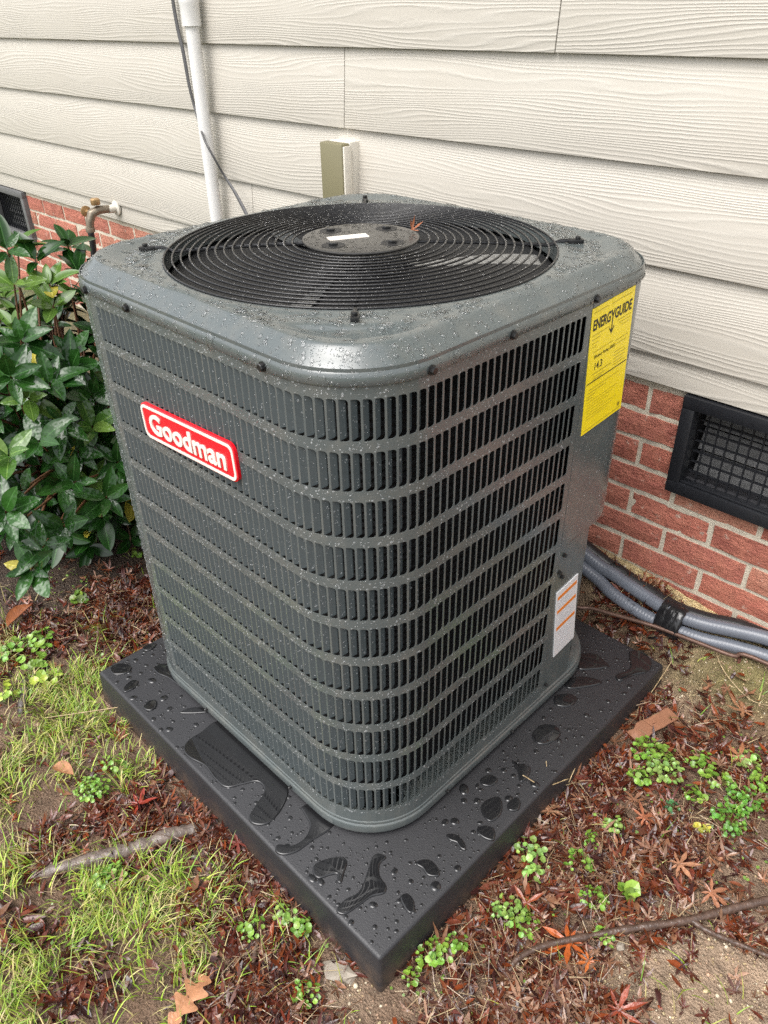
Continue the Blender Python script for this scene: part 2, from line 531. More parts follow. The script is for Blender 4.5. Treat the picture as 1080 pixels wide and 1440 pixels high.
plain('shrub_stem', (0.12, 0.055, 0.026), 0.5, 0.35, 50, 0.5, 120)
plain('stem_red', (0.22, 0.03, 0.02), 0.4, 0.3, 50)

# ------------------------------------------------------------------ ground
def blob(x, y, specs):
    """specs: (px, py, radius m, weight) back-projected on the ground"""
    v = np.zeros_like(x)
    for px, py, r_, w in specs:
        p = G(px, py)
        v = v + w * np.exp(-(((x - p[0]) ** 2 + (y - p[1]) ** 2) / (r_ * r_)))
    return np.clip(v, 0, 1)

TAN = [(1000, 1400, .13, 1), (1070, 1440, .12, 1), (900, 1370, .06, .7), (990, 960, .09, 1), (940, 990, .05, .7), (870, 1200, .07, .5), (1060, 1230, .08, .4), (480, 1400, .06, .8), (620, 1410, .05, .5), (180, 1000, .07, .6), (260, 1080, .03, .5)]
SAND = [(900, 800, .09, .9), (980, 845, .09, 1), (1060, 880, .09, .8), (1075, 850, .08, .8)]
MOSS = [(1020, 965, .07, .9), (1075, 975, .06, .8), (960, 950, .05, .5), (520, 740, .01, 0), (180, 800, .10, .5)]
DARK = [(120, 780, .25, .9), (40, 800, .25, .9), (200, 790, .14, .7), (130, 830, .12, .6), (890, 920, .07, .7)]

def build_ground():
    xs = np.concatenate([[-200, -70, -25, -10, -6], np.arange(-4.2, -1.7, .05), np.arange(-1.7, .9, .0125), np.arange(.9, 2.0, .06), [2.6, 4, 8, 20, 60, 200]])
    ys = np.concatenate([[-200, -70, -25, -10, -5, -3, -2], np.arange(-1.5, -.75, .05), np.arange(-.75, 1.14, .0125), [1.2, 1.5, 3, 8, 25, 70, 200]])
    X, Y = np.meshgrid(xs, ys)
    Z = gz(X, Y) + 0.006 * (fbm(X * 60, Y * 60, 21, 2) - .4) * (np.abs(X) < 3)
    V = np.stack([X, Y, Z], -1).reshape(-1, 3)
    ny, nx = X.shape
    i = np.arange(ny - 1)[:, None] * nx + np.arange(nx - 1)[None]
    Fq = np.stack([i, i + 1, i + nx + 1, i + nx], -1).reshape(-1, 4)
    x, y = V[:, 0], V[:, 1]
    c = np.tile(np.array([0.20, 0.125, 0.080]), (len(V), 1))
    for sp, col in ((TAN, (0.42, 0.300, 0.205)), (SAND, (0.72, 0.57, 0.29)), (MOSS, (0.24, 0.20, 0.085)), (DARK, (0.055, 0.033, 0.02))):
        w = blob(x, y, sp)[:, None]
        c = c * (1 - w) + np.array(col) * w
    far = sstep(1.5, 4.0, np.hypot(x + .3, y))[:, None]
    c = c * (1 - far) + np.array((0.10, 0.12, 0.04)) * far
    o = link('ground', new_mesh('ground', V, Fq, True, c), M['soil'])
    tag(o, 'damp brown soil with tan and mossy patches around the slab', 'ground', kind='structure')
build_ground()

# ------------------------------------------------------------------ house
YB = 1.100          # brick face
house = thing('house', 'house wall with cream lap siding above a red brick foundation', 'house', (-1.5, 1.12, 0))
house_inv = Matrix.Translation((1.5, -1.12, 0))
def hpart(o):
    """keep world position under the house empty"""
    o.parent = house; o.matrix_parent_inverse = house_inv; return o

WX0, WX1 = -4.6, 1.3
def board(x0, x1, z0, z1, yb, yt, th=0.008):
    b = MB()
    xc = (x0 + x1) / 2
    n = 1
    V = [(x0, yb, z0), (x1, yb, z0), (x1, yb + th, z0 - .0004), (x0, yb + th, z0 - .0004),
         (x0, yt, z1), (x1, yt, z1), (x1, yt + th, z1), (x0, yt + th, z1)]
    b.add(V, [(3, 2, 1, 0), (4, 5, 6, 7), (0, 1, 5, 4), (1, 2, 6, 5), (2, 3, 7, 6), (3, 0, 4, 7)])
    o = b.build('siding_board', M['siding'], None, bevel=0.0014, seg=2, origin=(xc, yb, z0))
    hpart(o)
zs = [.630, .811, .9975, 1.180]
while zs[-1] < 3.0: zs.append(zs[-1] + .186)
seams = {0: [-1.645], 2: [-1.195], 3: [-.561], 4: [-2.6], 5: [-1.9]}
board(WX0, WX1, .566, .66, 1.0905, 1.0965, .007)
for i, z0 in enumerate(zs):
    cuts = [WX0] + seams.get(i, []) + [WX1]
    for a, b_ in zip(cuts[:-1], cuts[1:]):
        g = 0.0012
        board(a + (g if a != WX0 else 0), b_ - (g if b_ != WX1 else 0), z0, z0 + .212, 1.083, 1.0975)
mb = MB(); mb.box(WX0, WX1, 1.112, 1.30, .53, 3.2)
hpart(mb.build('sheathing', M['soffit']))
mb = MB(); mb.box(WX0 - .3, WX1 + .3, .62, 1.16, 3.02, 3.06); hpart(mb.build('soffit_panel', M['soffit']))
mb = MB(); mb.box(WX0 - .3, WX1 + .3, .60, .62, 2.98, 3.18); hpart(mb.build('fascia_board', M['soffit']))

VENTS = [(-.155, .262, .326, .562), (-3.86, -3.452, .326, .562)]
def build_foundation():
    # mortar backing in strips around the vent openings
    mb = MB(); edges = [WX0]
    for v in sorted(VENTS): edges += [v[0] + .012, v[1] - .012]
    edges.append(WX1)
    for k in range(0, len(edges), 2):
        mb.box(edges[k], edges[k + 1], 1.1052, 1.16, -.30, .585)
    for v in VENTS: mb.box(v[0] + .0121, v[1] - .0121, 1.1055, 1.16, -.30, v[2] + .012)
    f = hpart(mb.build('foundation_wall', M['mortar']))
    inv = house_inv.copy()
    meshes = []
    rg = np.random.default_rng(5)
    for k in range(8):
        nx, nz = 7, 3
        L, Hh, D = .1905, .0560, .03
        gx = np.linspace(-L / 2, L / 2, nx); gzz = np.linspace(-Hh / 2, Hh / 2, nz)
        V = []; Fc = []
        for j, z in enumerate(gzz):
            for i, x in enumerate(gx):
                ex = (i in (0, nx - 1)); ez = (j in (0, nz - 1))
                y = (.0025 if (ex or ez) else 0) + rg.uniform(-.0016, .0016)
                V.append((x + rg.uniform(-.0012, .0012), y, z + rg.uniform(-.0016, .0016)))
        for j in range(nz - 1):
            for i in range(nx - 1):
                a = j * nx + i; Fc.append((a, a + 1, a + nx + 1, a + nx))
        ring = [i for i in range(nx)] + [j * nx + nx - 1 for j in range(1, nz)] + [(nz - 1) * nx + i for i in range(nx - 2, -1, -1)] + [j * nx for j in range(nz - 2, 0, -1)]
        b0 = len(V)
        for i in ring: V.append((V[i][0], D, V[i][2]))
        for k2 in range(len(ring)):
            a, b_ = ring[k2], ring[(k2 + 1) % len(ring)]
            Fc.append((b_, a, b0 + k2, b0 + (k2 + 1) % len(ring)))
        me = new_mesh('brick', V, Fc)
        me.materials.append(M['brick']); meshes.append(me)
    z = .518; row = 0; n = 0
    while z > -.12:
        off = -.240 if row % 2 == 0 else -.141
        k0 = math.floor((WX0 - off) / .203); x = off + k0 * .203
        while x < WX1:
            a, b_ = x + .005, x + .198
            segs = [(a, b_)]
            for v in VENTS:
                if z > v[2]:
                    ns = []
                    for s0, s1 in segs:
                        if s1 <= v[0] or s0 >= v[1]: ns.append((s0, s1))
                        else:
                            if s0 < v[0] - .02: ns.append((s0, v[0] - .004))
                            if s1 > v[1] + .02: ns.append((v[1] + .004, s1))
                    segs = ns
            for s0, s1 in segs:
                o = link('brick', random.choice(meshes), None, f)
                o.matrix_parent_inverse = Matrix()
                o.location = ((s0 + s1) / 2, YB + random.uniform(-.0015, .0025), z + random.uniform(-.001, .001))
                o.scale = ((s1 - s0) / .193, 1, random.choice((1, 1, .97)))
                o.rotation_euler = (0, random.uniform(-.006, .006), 0)
                n += 1
            x += .203
        z -= .0678; row += 1
    return f
build_foundation()

def build_vent(v, frame_mat, bars, label):
    x0, x1, z0, z1 = v
    t = .029
    mb = MB()
    mb.box(x0, x1, 1.082, 1.118, z0, z0 + t); mb.box(x0, x1, 1.082, 1.118, z1 - t, z1 - .0005)
    mb.box(x0, x0 + t, 1.0821, 1.1179, z0 + t, z1 - t); mb.box(x1 - t, x1, 1.0821, 1.1179, z0 + t, z1 - t)
    # inner step lip
    mb.box(x0 + t, x1 - t, 1.088, 1.094, z0 + t + .0002, z0 + t + .006)
    fr = mb.build('foundation_vent', frame_mat, None, bevel=.002)
    hpart(fr); fr['label'] = label
    mb = MB(); mb.box(x0 + t - .012, x1 - t + .012, 1.20, 1.205, z0 + .01, z1 - .005)
    mb.box(x0 + t - .014, x0 + t - .012, 1.12, 1.205, z0 + .01, z1 - .005); mb.box(x1 - t + .012, x1 - t + .014, 1.12, 1.205, z0 + .01, z1 - .005)
    mb.box(x0 + t - .012, x1 - t + .012, 1.12, 1.205, z0 + .006, z0 + .01)
    mb.box(x0 + t - .0118, x1 - t + .0118, 1.096, 1.199, z0 + t - .008, z0 + t - .001)
    mb.build('vent_box', M['vent_dark_slot'], fr)
    ix0, ix1, iz0, iz1 = x0 + t, x1 - t, z0 + t, z1 - t
    nxb, nzb = bars
    for k in range(nxb):
        x = ix0 + (k + .5) * (ix1 - ix0) / nxb + .01
        if x > ix1 - .002: continue
        MB().box(x - .0015, x + .0015, 1.116, 1.121, iz0, iz1).build('grille_bar', M['vent_black'], fr)
    for k in range(nzb):
        z = iz0 + (k + .7) * (iz1 - iz0) / nzb
        MB().box(ix0, ix1, 1.1215, 1.1265, z - .0018, z + .0018).build('grille_bar', M['vent_black'], fr)
    for k in range(3):
        z = iz0 + (k + .5) * (iz1 - iz0) / 3
        b = MB(); h = .026
        b.add([(ix0, 1.150, z - h), (ix1, 1.150, z - h), (ix1, 1.168, z + h * .8), (ix0, 1.168, z + h * .8),
               (ix0, 1.154, z - h), (ix1, 1.154, z - h), (ix1, 1.172, z + h * .8), (ix0, 1.172, z + h * .8)],
              [(0, 1, 2, 3), (7, 6, 5, 4), (0, 4, 5, 1), (1, 5, 6, 2), (2, 6, 7, 3), (3, 7, 4, 0)])
        b.build('damper_blade', M['vent_grey'], fr)
build_vent(VENTS[0], M['vent_black'], (15, 7), 'black plastic foundation vent at the right under the siding')
build_vent(VENTS[1], M['vent_grey'], (15, 7), 'grey foundation vent at far left behind the shrub')

# ------------------------------------------------------------------ slab
pad = None
def build_pad():
    global pad
    b = MB(); x0, x1, y0, y1 = -.914, 0.0, 0.0, .914
    b.box(x0, x1, y0, y1, -.10, 0)
    bm = bmesh.new(); me = new_mesh('equipment_pad', b.v, b.f); bm.from_mesh(me)
    for v in bm.verts:
        if v.co.z < -.05:      # draft of the moulded sides
            v.co.x += .006 if v.co.x > -.4 else -.006
            v.co.y += .006 if v.co.y > .4 else -.006
    bmesh.ops.bevel(bm, geom=[e for e in bm.edges], offset=.007, segments=4, affect='EDGES', profile=.5)
    bm.to_mesh(me); bm.free()
    me.polygons.foreach_set('use_smooth', np.ones(len(me.polygons), bool))
    me.set_sharp_from_angle(angle=R(50))
    pad = link('equipment_pad', me, M['pad'])
    tag(pad, 'square black plastic slab under the grey air conditioner, wet with rain', 'equipment pad')
build_pad()

# ------------------------------------------------------------------ air conditioner
BX0, BX1, BY0, BY1, CR = -.876, -.126, .104, .854, .14
CX, CY = (BX0 + BX1) / 2, (BY0 + BY1) / 2
SF = BX1 - BX0 - 2 * CR            # straight run
ARC = CR * math.pi / 2
ac = thing('air_conditioner', 'grey louvered outdoor air conditioner unit standing on the black slab', 'air conditioner', (CX, CY, 0))
ac_inv = Matrix.Translation((-CX, -CY, 0))
def apart(o, parent=None):
    if parent is None:
        o.parent = ac; o.matrix_parent_inverse = ac_inv
    else:
        o.parent = parent
    return o

def path(s, inset=0.0):
    """s=0 where the front (badge) face starts at its left end; runs +X, round the near corner, +Y ..."""
    per = 4 * (SF + ARC)
    s = s % per
    k = int(s // (SF + ARC)); u = s - k * (SF + ARC)
    if u <= SF:
        p = (-SF / 2 + u, -(SF / 2 + CR) + inset); nn = (0, -1)
    else:
        a = (u - SF) / CR
        nn = (math.sin(a), -math.cos(a))
        p = (SF / 2 + (CR - inset) * nn[0], -SF / 2 + (CR - inset) * nn[1])
    c, s_ = [(1, 0), (0, 1), (-1, 0), (0, -1)][k]
    return (CX + p[0] * c - p[1] * s_, CY + p[0] * s_ + p[1] * c), (nn[0] * c - nn[1] * s_, nn[0] * s_ + nn[1] * c)
PER = 4 * (SF + ARC)

PITCH_S, NROW, ROWP, SLH, ZT0 = .0150, 11, .0738, .0575, .8665
S_LEFT = 0.004
NCOL = 69
S_END = S_LEFT + NCOL * PITCH_S
S_SEAM_R = SF + ARC + (.607 - (BY0 + CR))
S_SEAM_L = -.015
Z_PT, Z_PB = .886, .035

def sheet(b, s0, s1, z0, z1, inset=0.0, n=None, flip=False):
    n = n or max(1, int((s1 - s0) / .012))
    V = []; Fc = []
    for i in range(n + 1):
        (x, y), _ = path(s0 + (s1 - s0) * i / n, inset)
        V += [(x, y, z0), (x, y, z1)]
    for i in range(n):
        Fc.append((2 * i, 2 * i + 2, 2 * i + 3, 2 * i + 1))
    b.add(V, Fc)

def build_louvers():
    b = MB()
    w0, w1 = .0016, .0136        # opening inside a cell
    TH = .0011
    # hole outline, CCW seen from outside, in (u,v)
    def corner(cu, cv, r_, a0):
        return [(cu + r_ * math.cos(a0 + k * math.pi / 6), cv + r_ * math.sin(a0 + k * math.pi / 6)) for k in range(4)]
    rs, rb = .0016, .0046
    lo, hi = (ROWP - SLH) / 2, (ROWP + SLH) / 2
    hole = corner(w1 - rb, lo + rb, rb, -math.pi / 2) + corner(w1 - rb, hi - rb, rb, 0) + corner(w0 + rs, hi - rs, rs, math.pi / 2) + corner(w0 + rs, lo + rs, rs, math.pi)
    outer = []
    for q in range(4):
        cu = PITCH_S if q in (0, 1) else 0; cv = 0 if q in (0, 3) else ROWP
        for k in range(4):
            hu, hv = hole[q * 4 + k]
            first = (k == 0); last = (k == 3)
            if k in (1, 2): outer.append((cu, cv))
            elif q == 0: outer.append((hu, cv) if first else (cu, hv))
            elif q == 1: outer.append((cu, hv) if first else (hu, cv))
            elif q == 2: outer.append((hu, cv) if first else (cu, hv))
            else: outer.append((cu, hv) if first else (hu, cv))
    V = []; Fc = []
    z_low = ZT0 - (NROW - 1) * ROWP - SLH - lo
    for row in range(NROW):
        zb = ZT0 - row * ROWP - SLH - lo
        for col in range(NCOL):
            s0 = S_LEFT + col * PITCH_S
            base = len(V)
            for (u, v) in outer:
                (x, y), _ = path(s0 + u); V.append((x, y, zb + v))
            for (u, v) in hole:
                (x, y), _ = path(s0 + u); V.append((x, y, zb + v))
            for (u, v) in hole:
                (x, y), _ = path(s0 + u, TH); V.append((x, y, zb + v))
            for k in range(16):
                k2 = (k + 1) % 16
                if outer[k] == outer[k2]:
                    Fc.append((base + k, base + 16 + k2, base + 16 + k))
                else:
                    Fc.append((base + k, base + k2, base + 16 + k2, base + 16 + k))
                Fc.append((base + 16 + k, base + 16 + k2, base + 32 + k2, base + 32 + k))
    b.v = V; b.f = Fc
    z_hi = ZT0 + lo
    sheet(b, S_LEFT, S_END, z_hi, Z_PT + .02, n=NCOL)
    sheet(b, S_LEFT, S_END, Z_PB, z_low, n=NCOL)
    sheet(b, S_SEAM_L + .0008, S_LEFT, Z_PB, Z_PT + .02, n=3)
    sheet(b, S_END, S_SEAM_R - .0008, Z_PB, Z_PT + .02, n=3)
    me = new_mesh('louver_panel', b.v, b.f)
    bm = bmesh.new(); bm.from_mesh(me); bmesh.ops.remove_doubles(bm, verts=bm.verts, dist=1e-5); bm.to_mesh(me); bm.free()
    panel = apart(link('louver_panel', me, M['paint']))
    # fins: one shared mesh
    ang = R(42); ln = .0108; h0 = -SLH / 2 + .0012; h1 = SLH / 2 - .0012; cr = .0035
    prof = []
    def fin_pt(d): return (d * math.cos(ang), d * math.sin(ang))
    V = []; Fc = []
    ds = [0, .45, .8, 1.0]
    for d in ds:
        c_ = cr * max(0, (d - .6) / .4) ** 1.6
        curl = .0012 * math.sin(d * math.pi)
        u, w = fin_pt(d * ln)
        V += [(u, w + curl, h0 + c_), (u, w + curl, h1 - c_)]
    for i in range(3): Fc.append((2 * i, 2 * i + 2, 2 * i + 3, 2 * i + 1))
    n0 = len(V)
    for (x, y, z) in V[:n0]: V.append((x - .0006, y + .0006, z))
    for i in range(3): Fc.append((n0 + 2 * i + 1, n0 + 2 * i + 3, n0 + 2 * i + 2, n0 + 2 * i))
    Fc.append((6, n0 + 6, n0 + 7, 7))
    fin = new_mesh('louver', V, Fc, True); fin.materials.append(M['fin_paint'])
    FV = np.array(V)
    cells = []
    for row in range(NROW):
        for col in range(NCOL):
            s0 = S_LEFT + col * PITCH_S + w0
            (x, y), nn = path(s0)
            z = ZT0 - row * ROWP - SLH / 2
            d = np.linalg.norm(np.array([x, y, z]) - CAM)
            facing = -(nn[0] * (x - CAM[0]) + nn[1] * (y - CAM[1])) / d
            cells.append((facing / d ** 2, x, y, z, nn))
    cells.sort(key=lambda t: -t[0])
    restV = []; restF = []
    for i, (_, x, y, z, nn) in enumerate(cells):
        t = (-nn[1], nn[0])
        Mx = Matrix(((t[0], -nn[0], 0, x), (t[1], -nn[1], 0, y), (0, 0, 1, z), (0, 0, 0, 1)))
        if i < 300:
            o = link('louver', fin, None, panel); o.matrix_local = Mx @ Matrix.Identity(4)
        else:
            bse = len(restV)
            for p in V:
                q = Mx @ Vector(p); restV.append(tuple(q))
            restF += [[k + bse for k in f] for f in Fc]
    o = link('louver_rest', new_mesh('louver_rest', restV, restF, True), M['fin_paint'], panel)
    o.name = 'louvers'; o['kind'] = 'stuff'; o['label'] = 'rest of the grey louver fins'
    return panel
panel = build_louvers()

def shell_panel(name, s0, s1, z0, z1, inset=0.0, edge=.012):
    """bent sheet with returned edges and real thickness"""
    b = MB(); n = max(2, int((s1 - s0) / .01))
    for (ins) in (inset, inset + .0012):
        sheet(b, s0, s1, z0, z1, ins, n)
    V0 = 0; m = 2 * (n + 1)
    for i in (0, n):
        b.f.append([2 * i, 2 * i + 1, m + 2 * i + 1, m + 2 * i])
    for i in range(n):
        b.f.append([2 * i + 1, 2 * i + 3, m + 2 * i + 3, m + 2 * i + 1]); b.f.append([2 * i, m + 2 * i, m + 2 * i + 2, 2 * i + 2])
    return apart(b.build(name, M['paint'], None, smooth='auto'))
S_BR = 2 * SF + 2 * ARC
shell_panel('corner_panel', S_SEAM_R + .0008, S_BR + .02, .425, Z_PT + .02)
shell_panel('valve_panel', S_SEAM_R + .0008, S_SEAM_R + .098, Z_PB, .4242, .0014)
shell_panel('valve_recess_panel', S_SEAM_R + .075, S_BR + .02, Z_PB, .4238, .045)
shell_panel('rear_panel', S_BR + .022, PER - ARC - .05, Z_PB, Z_PT + .02)
shell_panel('corner_post', PER - ARC - .049, PER + S_SEAM_L - .0008, Z_PB, Z_PT + .02)

def loop_inset(d, n):
    """closed loop of the body outline inset by d (negative = outwards)"""
    return [path(PER * i / n, d)[0] for i in range(n)]

def sweep(prof, name, mat, n=160, closed_prof=False):
    V = []; Fc = []
    for ins, z in prof:
        for (x, y) in loop_inset(ins, n): V.append((x, y, z))
    m = len(prof)
    for i in range(m - 1):
        for k in range(n):
            k2 = (k + 1) % n
            Fc.append((i * n + k, i * n + k2, (i + 1) * n + k2, (i + 1) * n + k))
    me = new_mesh(name, V, Fc, True); me.set_sharp_from_angle(angle=R(45))
    return apart(link(name, me, mat))
sweep([(.02, .044), (.003, .042), (-.0008, .0398), (-.0016, .0378), (-.0016, .0345), (-.0006, .0330), (-.0010, .0318), (-.0032, .0303), (-.0038, .0275), (-.0038, .016), (-.0026, .0115), (.0, .010), (.05, .010), (.374, .0105)], 'base_pan', M['paint'])
for (fx, fy) in ((-.75, .22), (-.24, .22), (-.75, .74), (-.24, .74)):
    apart(MB().box(fx - .04, fx + .04, fy - .04, fy + .04, 0.0, .011).build('foot', M['rubber']))

ZC = .9265      # top of the cap
RG = .3285       # fan opening
def cap_z(x, y, d):
    r_ = np.hypot(x - CX, y - CY)
    z = ZC - .007 * sstep(.374, .388, r_) * sstep(.040, .058, d) + .0020 * sstep(.348, .337, r_)
    return z
# skirt, tight bend, flat chamfer, tight bend (inset, height)
CAP_PROF = [(.006, .8835), (.0012, .8835), (0, .885), (0, .8925), (.0004, .8955), (.0014, .8985), (.0032, .9012), (.0056, .9037), (.0085, .9064), (.0140, .9112), (.0200, .9161), (.0250, .9208), (.0270, .9226), (.0290, .9243), (.0310, .9256), (.0325, .9262)]
def build_cap():
    n = 288
    loops = []
    def add_loop(d, z, zfun=False):
        L = loop_inset(-.0032 + d, n)
        loops.append([(x, y, (float(cap_z(x, y, d)) if zfun else z)) for x, y in L])
    for d, z in CAP_PROF: add_loop(d, z)
    for d in (.0335, .0365, .0395): add_loop(d, 0, True)
    last = loops[-1]
    K = 20
    for k in range(1, K + 1):
        t = k / K; L = []
        for (x, y, z) in last:
            a = math.atan2(y - CY, x - CX)
            r0 = math.hypot(x - CX, y - CY)
            r_ = r0 * (1 - t) + RG * t
            xx, yy = CX + r_ * math.cos(a), CY + r_ * math.sin(a)
            L.append((xx, yy, float(cap_z(xx, yy, .0395 + .03 * t * 1.4))))
        loops.append(L)
    for dr, dz in ((-.003, -.001), (-.0045, -.004), (-.0045, -.03), (-.0035, -.03)):
        L = []
        for (x, y, z) in loops[len(loops) - 1 if dr == -.003 else -1]:
            a = math.atan2(y - CY, x - CX)
            L.append((CX + (RG + dr) * math.cos(a), CY + (RG + dr) * math.sin(a), ZC + .0025 + dz))
        loops.append(L)
    V = [p for L in loops for p in L]; Fc = []
    for i in range(len(loops) - 1):
        for k in range(n):
            k2 = (k + 1) % n
            Fc.append((i * n + k, i * n + k2, (i + 1) * n + k2, (i + 1) * n + k))
    me = new_mesh('top_cap', V, Fc, True); me.set_sharp_from_angle(angle=R(50))
    return apart(link('top_cap', me, M['paint']))
cap = build_cap()

# coil behind the louvers
def build_coil():
    b = MB(); n = 120; V = []; Fc = []
    zz = np.arange(.06, .875, .0065)
    ring_n = 120
    for i, z in enumerate(zz):
        off = .052 + (.0022 if i % 2 else 0)
        for (x, y) in loop_inset(off, ring_n): V.append((x, y, z))
    for i in range(len(zz) - 1):
        for k in range(ring_n):
            k2 = (k + 1) % ring_n
            Fc.append((i * ring_n + k, i * ring_n + k2, (i + 1) * ring_n + k2, (i + 1) * ring_n + k))
    apart(link('coil', new_mesh('coil', V, Fc), M['coil']))
build_coil()

# fan, shroud and grille
def build_fan():
    apart(MB().lathe([(RG - .0055, .893), (RG - .0055, .80), (RG - .02, .74), (.02, .735)], (CX, CY, 0), 72).build('fan_shroud', M['shroud_black'], None, smooth='auto'))
    apart(MB().lathe([(.0, .80), (.062, .80), (.066, .81), (.066, .885), (.055, .90), (0, .902)], (CX, CY, 0), 28).build('fan_motor', M['shroud_black'], None, smooth='auto'))
    for k in range(3):
        a0 = 2 * math.pi * k / 3 + 0.42
        V = []; Fc = []; nr, na = 7, 7
        for i in range(nr):
            r_ = .07 + (.305 - .07) * i / (nr - 1)
            half = .38 + .20 * math.sin(math.pi * min(1, i / (nr - 1) * .8))
            for j in range(na):
                t = j / (na - 1) * 2 - 1
                a = a0 + t * half
                V.append((CX + r_ * math.cos(a), CY + r_ * math.sin(a),   .868 + t * .030 + .008 * (1 - t * t)))
        for i in range(nr - 1):
            for j in range(na - 1):
                q = i * na + j; Fc.append((q, q + 1, q + na + 1, q + na))
        m = len(V); V += [(x, y, z - .0015) for x, y, z in V]
        Fc += [tuple(m + q for q in f[::-1]) for f in Fc]
        apart(link('fan_blade', new_mesh('fan_blade', V, Fc, True), M['blade_metal']))
    # grille
    def dome(r_): return .9285 + .012 * (1 - (r_ / .335) ** 2)
    g = link('fan_grille', None); apart(g)
    n = 96
    for i in range(16):
        r_ = .1145 + .01395 * i
        tr = .0017; V = []; Fc = []; m = 7
        for k in range(n):
            a = 2 * math.pi * k / n
            for j in range(m):
                b_ = 2 * math.pi * j / m
                rr = r_ + tr * math.cos(b_)
                V.append((CX + rr * math.cos(a), CY + rr * math.sin(a), dome(r_) + tr * math.sin(b_)))
        for k in range(n):
            for j in range(m):
                Fc.append((k * m + j, ((k + 1) % n) * m + j, ((k + 1) % n) * m + (j + 1) % m, k * m + (j + 1) % m))
        o = link('grille_ring', new_mesh('grille_ring', V, Fc, True), M['wire_black'], g)
        o.matrix_parent_inverse = Matrix()
    for k in range(4):
        a = math.pi / 4 + k * math.pi / 2
        c, s = math.cos(a), math.sin(a)
        pts = [(CX + r_ * c, CY + r_ * s, dome(r_) - .0055) for r_ in np.linspace(.09, .315, 8)] + [(CX + .333 * c, CY + .333 * s, .9310), (CX + .368 * c, CY + .368 * s, .9315)]
        o = MB().tube(pts, .0032, 8).build('grille_spoke', M['wire_black'], g, smooth='auto')
        # clip with its screw
        mb = MB(); u = (c, s); v = (-s, c)
        def bb(r0, r1, hw, z0, z1):
            P = []
            for z in (z0, z1):
                for (rr, ww) in ((r0, -hw), (r1, -hw), (r1, hw), (r0, hw)):
                    P.append((CX + rr * u[0] + ww * v[0], CY + rr * u[1] + ww * v[1], z))
            mb.add(P, [(3, 2, 1, 0), (4, 5, 6, 7), (0, 1, 5, 4), (1, 2, 6, 5), (2, 3, 7, 6), (3, 0, 4, 7)])
        bb(.346, .372, .0055, .9275, .9335)
        mb.lathe([(.0046, .9335), (.0046, .9375), (.0036, .9385), (.0, .9386)], (CX + .362 * c, CY + .362 * s, 0), 8)
        mb.build('grille_clip', M['screw_black'], g, bevel=.0008)
    zp = dome(.05) + .001
    prof = [(.02, zp - .004), (.088, zp - .005), (.0955, zp - .004), (.098, zp - .001), (.0975, zp + .001), (.094, zp + .0018), (.05, zp + .0022), (.0, zp + .0024)]
    pl = MB().lathe(prof, (CX, CY, 0), 64).build('grille_plate', M['plate_grey'], g, smooth='auto')
    for k in range(4):
        a = k * math.pi / 2 + 0.10
        bx, by = CX + .068 * math.cos(a), CY + .068 * math.sin(a)
        MB().lathe([(.019, zp + .0016), (.019, zp + .0026), (.0145, zp + .0028), (.0135, zp + .0026)], (bx, by, 0), 20).build('bolt_recess', M['shroud_black'], g, smooth='auto')
        MB().lathe([(.0075, zp + .001), (.0075, zp + .0055), (.0060, zp + .0068), (.0, zp + .007)], (bx, by, 0), 6).build('bolt', M['screw_black'], g)
    # small white paper label on the plate
    lc = np.array([CX - .012, CY - .018]); la = R(64); L, Wd = .034, .0115
    ex = np.array([math.cos(la), math.sin(la)]); ey = np.array([-ex[1], ex[0]])
    def rect(b, u0, u1, v0, v1, z0, z1):
        P = []
        for z in (z0, z1):
            for (u_, v_) in ((u0, v0), (u1, v0), (u1, v1), (u0, v1)):
                q = lc + ex * u_ + ey * v_; P.append((q[0], q[1], z))
        b.add(P, [(3, 2, 1, 0), (4, 5, 6, 7), (0, 1, 5, 4), (1, 2, 6, 5), (2, 3, 7, 6), (3, 0, 4, 7)])
    b = MB(); rect(b, -L, L, -Wd, Wd, zp + .0018, zp + .0034)
    pl2 = b.build('paper_label', M['badge_white'], g)
    b = MB()
    for k in range(6): rect(b, .004 + k * .005, .0065 + k * .005, -Wd * .6, Wd * .6, zp + .0034, zp + .0037)
    b.build('label_print', M['label_print'], g)
build_fan()

def screw(x, y, z, n, r_=.0055):
    """hex screw whose axis is the horizontal outward normal n"""
    V = []; Fc = []
    ax = Vector((n[0], n[1], 0)); u = Vector((-n[1], n[0], 0)); w = Vector((0, 0, 1))
    prof = [(r_ * 1.35, 0), (r_ * 1.35, .0012), (r_, .0016), (r_, .0052), (r_ * .8, .0062), (0.0001, .0062)]
    for rr, h in prof:
        for k in range(8):
            a = 2 * math.pi * k / 8
            p = Vector((x, y, z)) + ax * h + (u * math.cos(a) + w * math.sin(a)) * rr
            V.append(tuple(p))
    for i in range(len(prof) - 1):
        for k in range(8):
            k2 = (k + 1) % 8; Fc.append((i * 8 + k, i * 8 + k2, (i + 1) * 8 + k2, (i + 1) * 8 + k))
    b = MB(); b.add(V, Fc); apart(b.build('screw', M['screw_black']))
for sx in (-.748, -.618, -.285): screw(sx, BY0 - .0032, .8895, (0, -1))
for sy in (.236, .400, .607): screw(BX1 + .0032, sy, .8895, (1, 0))
for (x, y, z) in ((BX1, .618, .065),): screw(x, y, z, (1, 0), .003)
for z in (.40, .35, .365): screw(BX1, .612 + (.01 if z != .365 else 0), z, (1, 0), .0035)
for sx in (-.62, -.34): screw(sx, BY0 - .0038, .022, (0, -1), .0028)
for sy in (.30, .50): screw(BX1 + .0038, sy, .022, (1, 0), .0028)

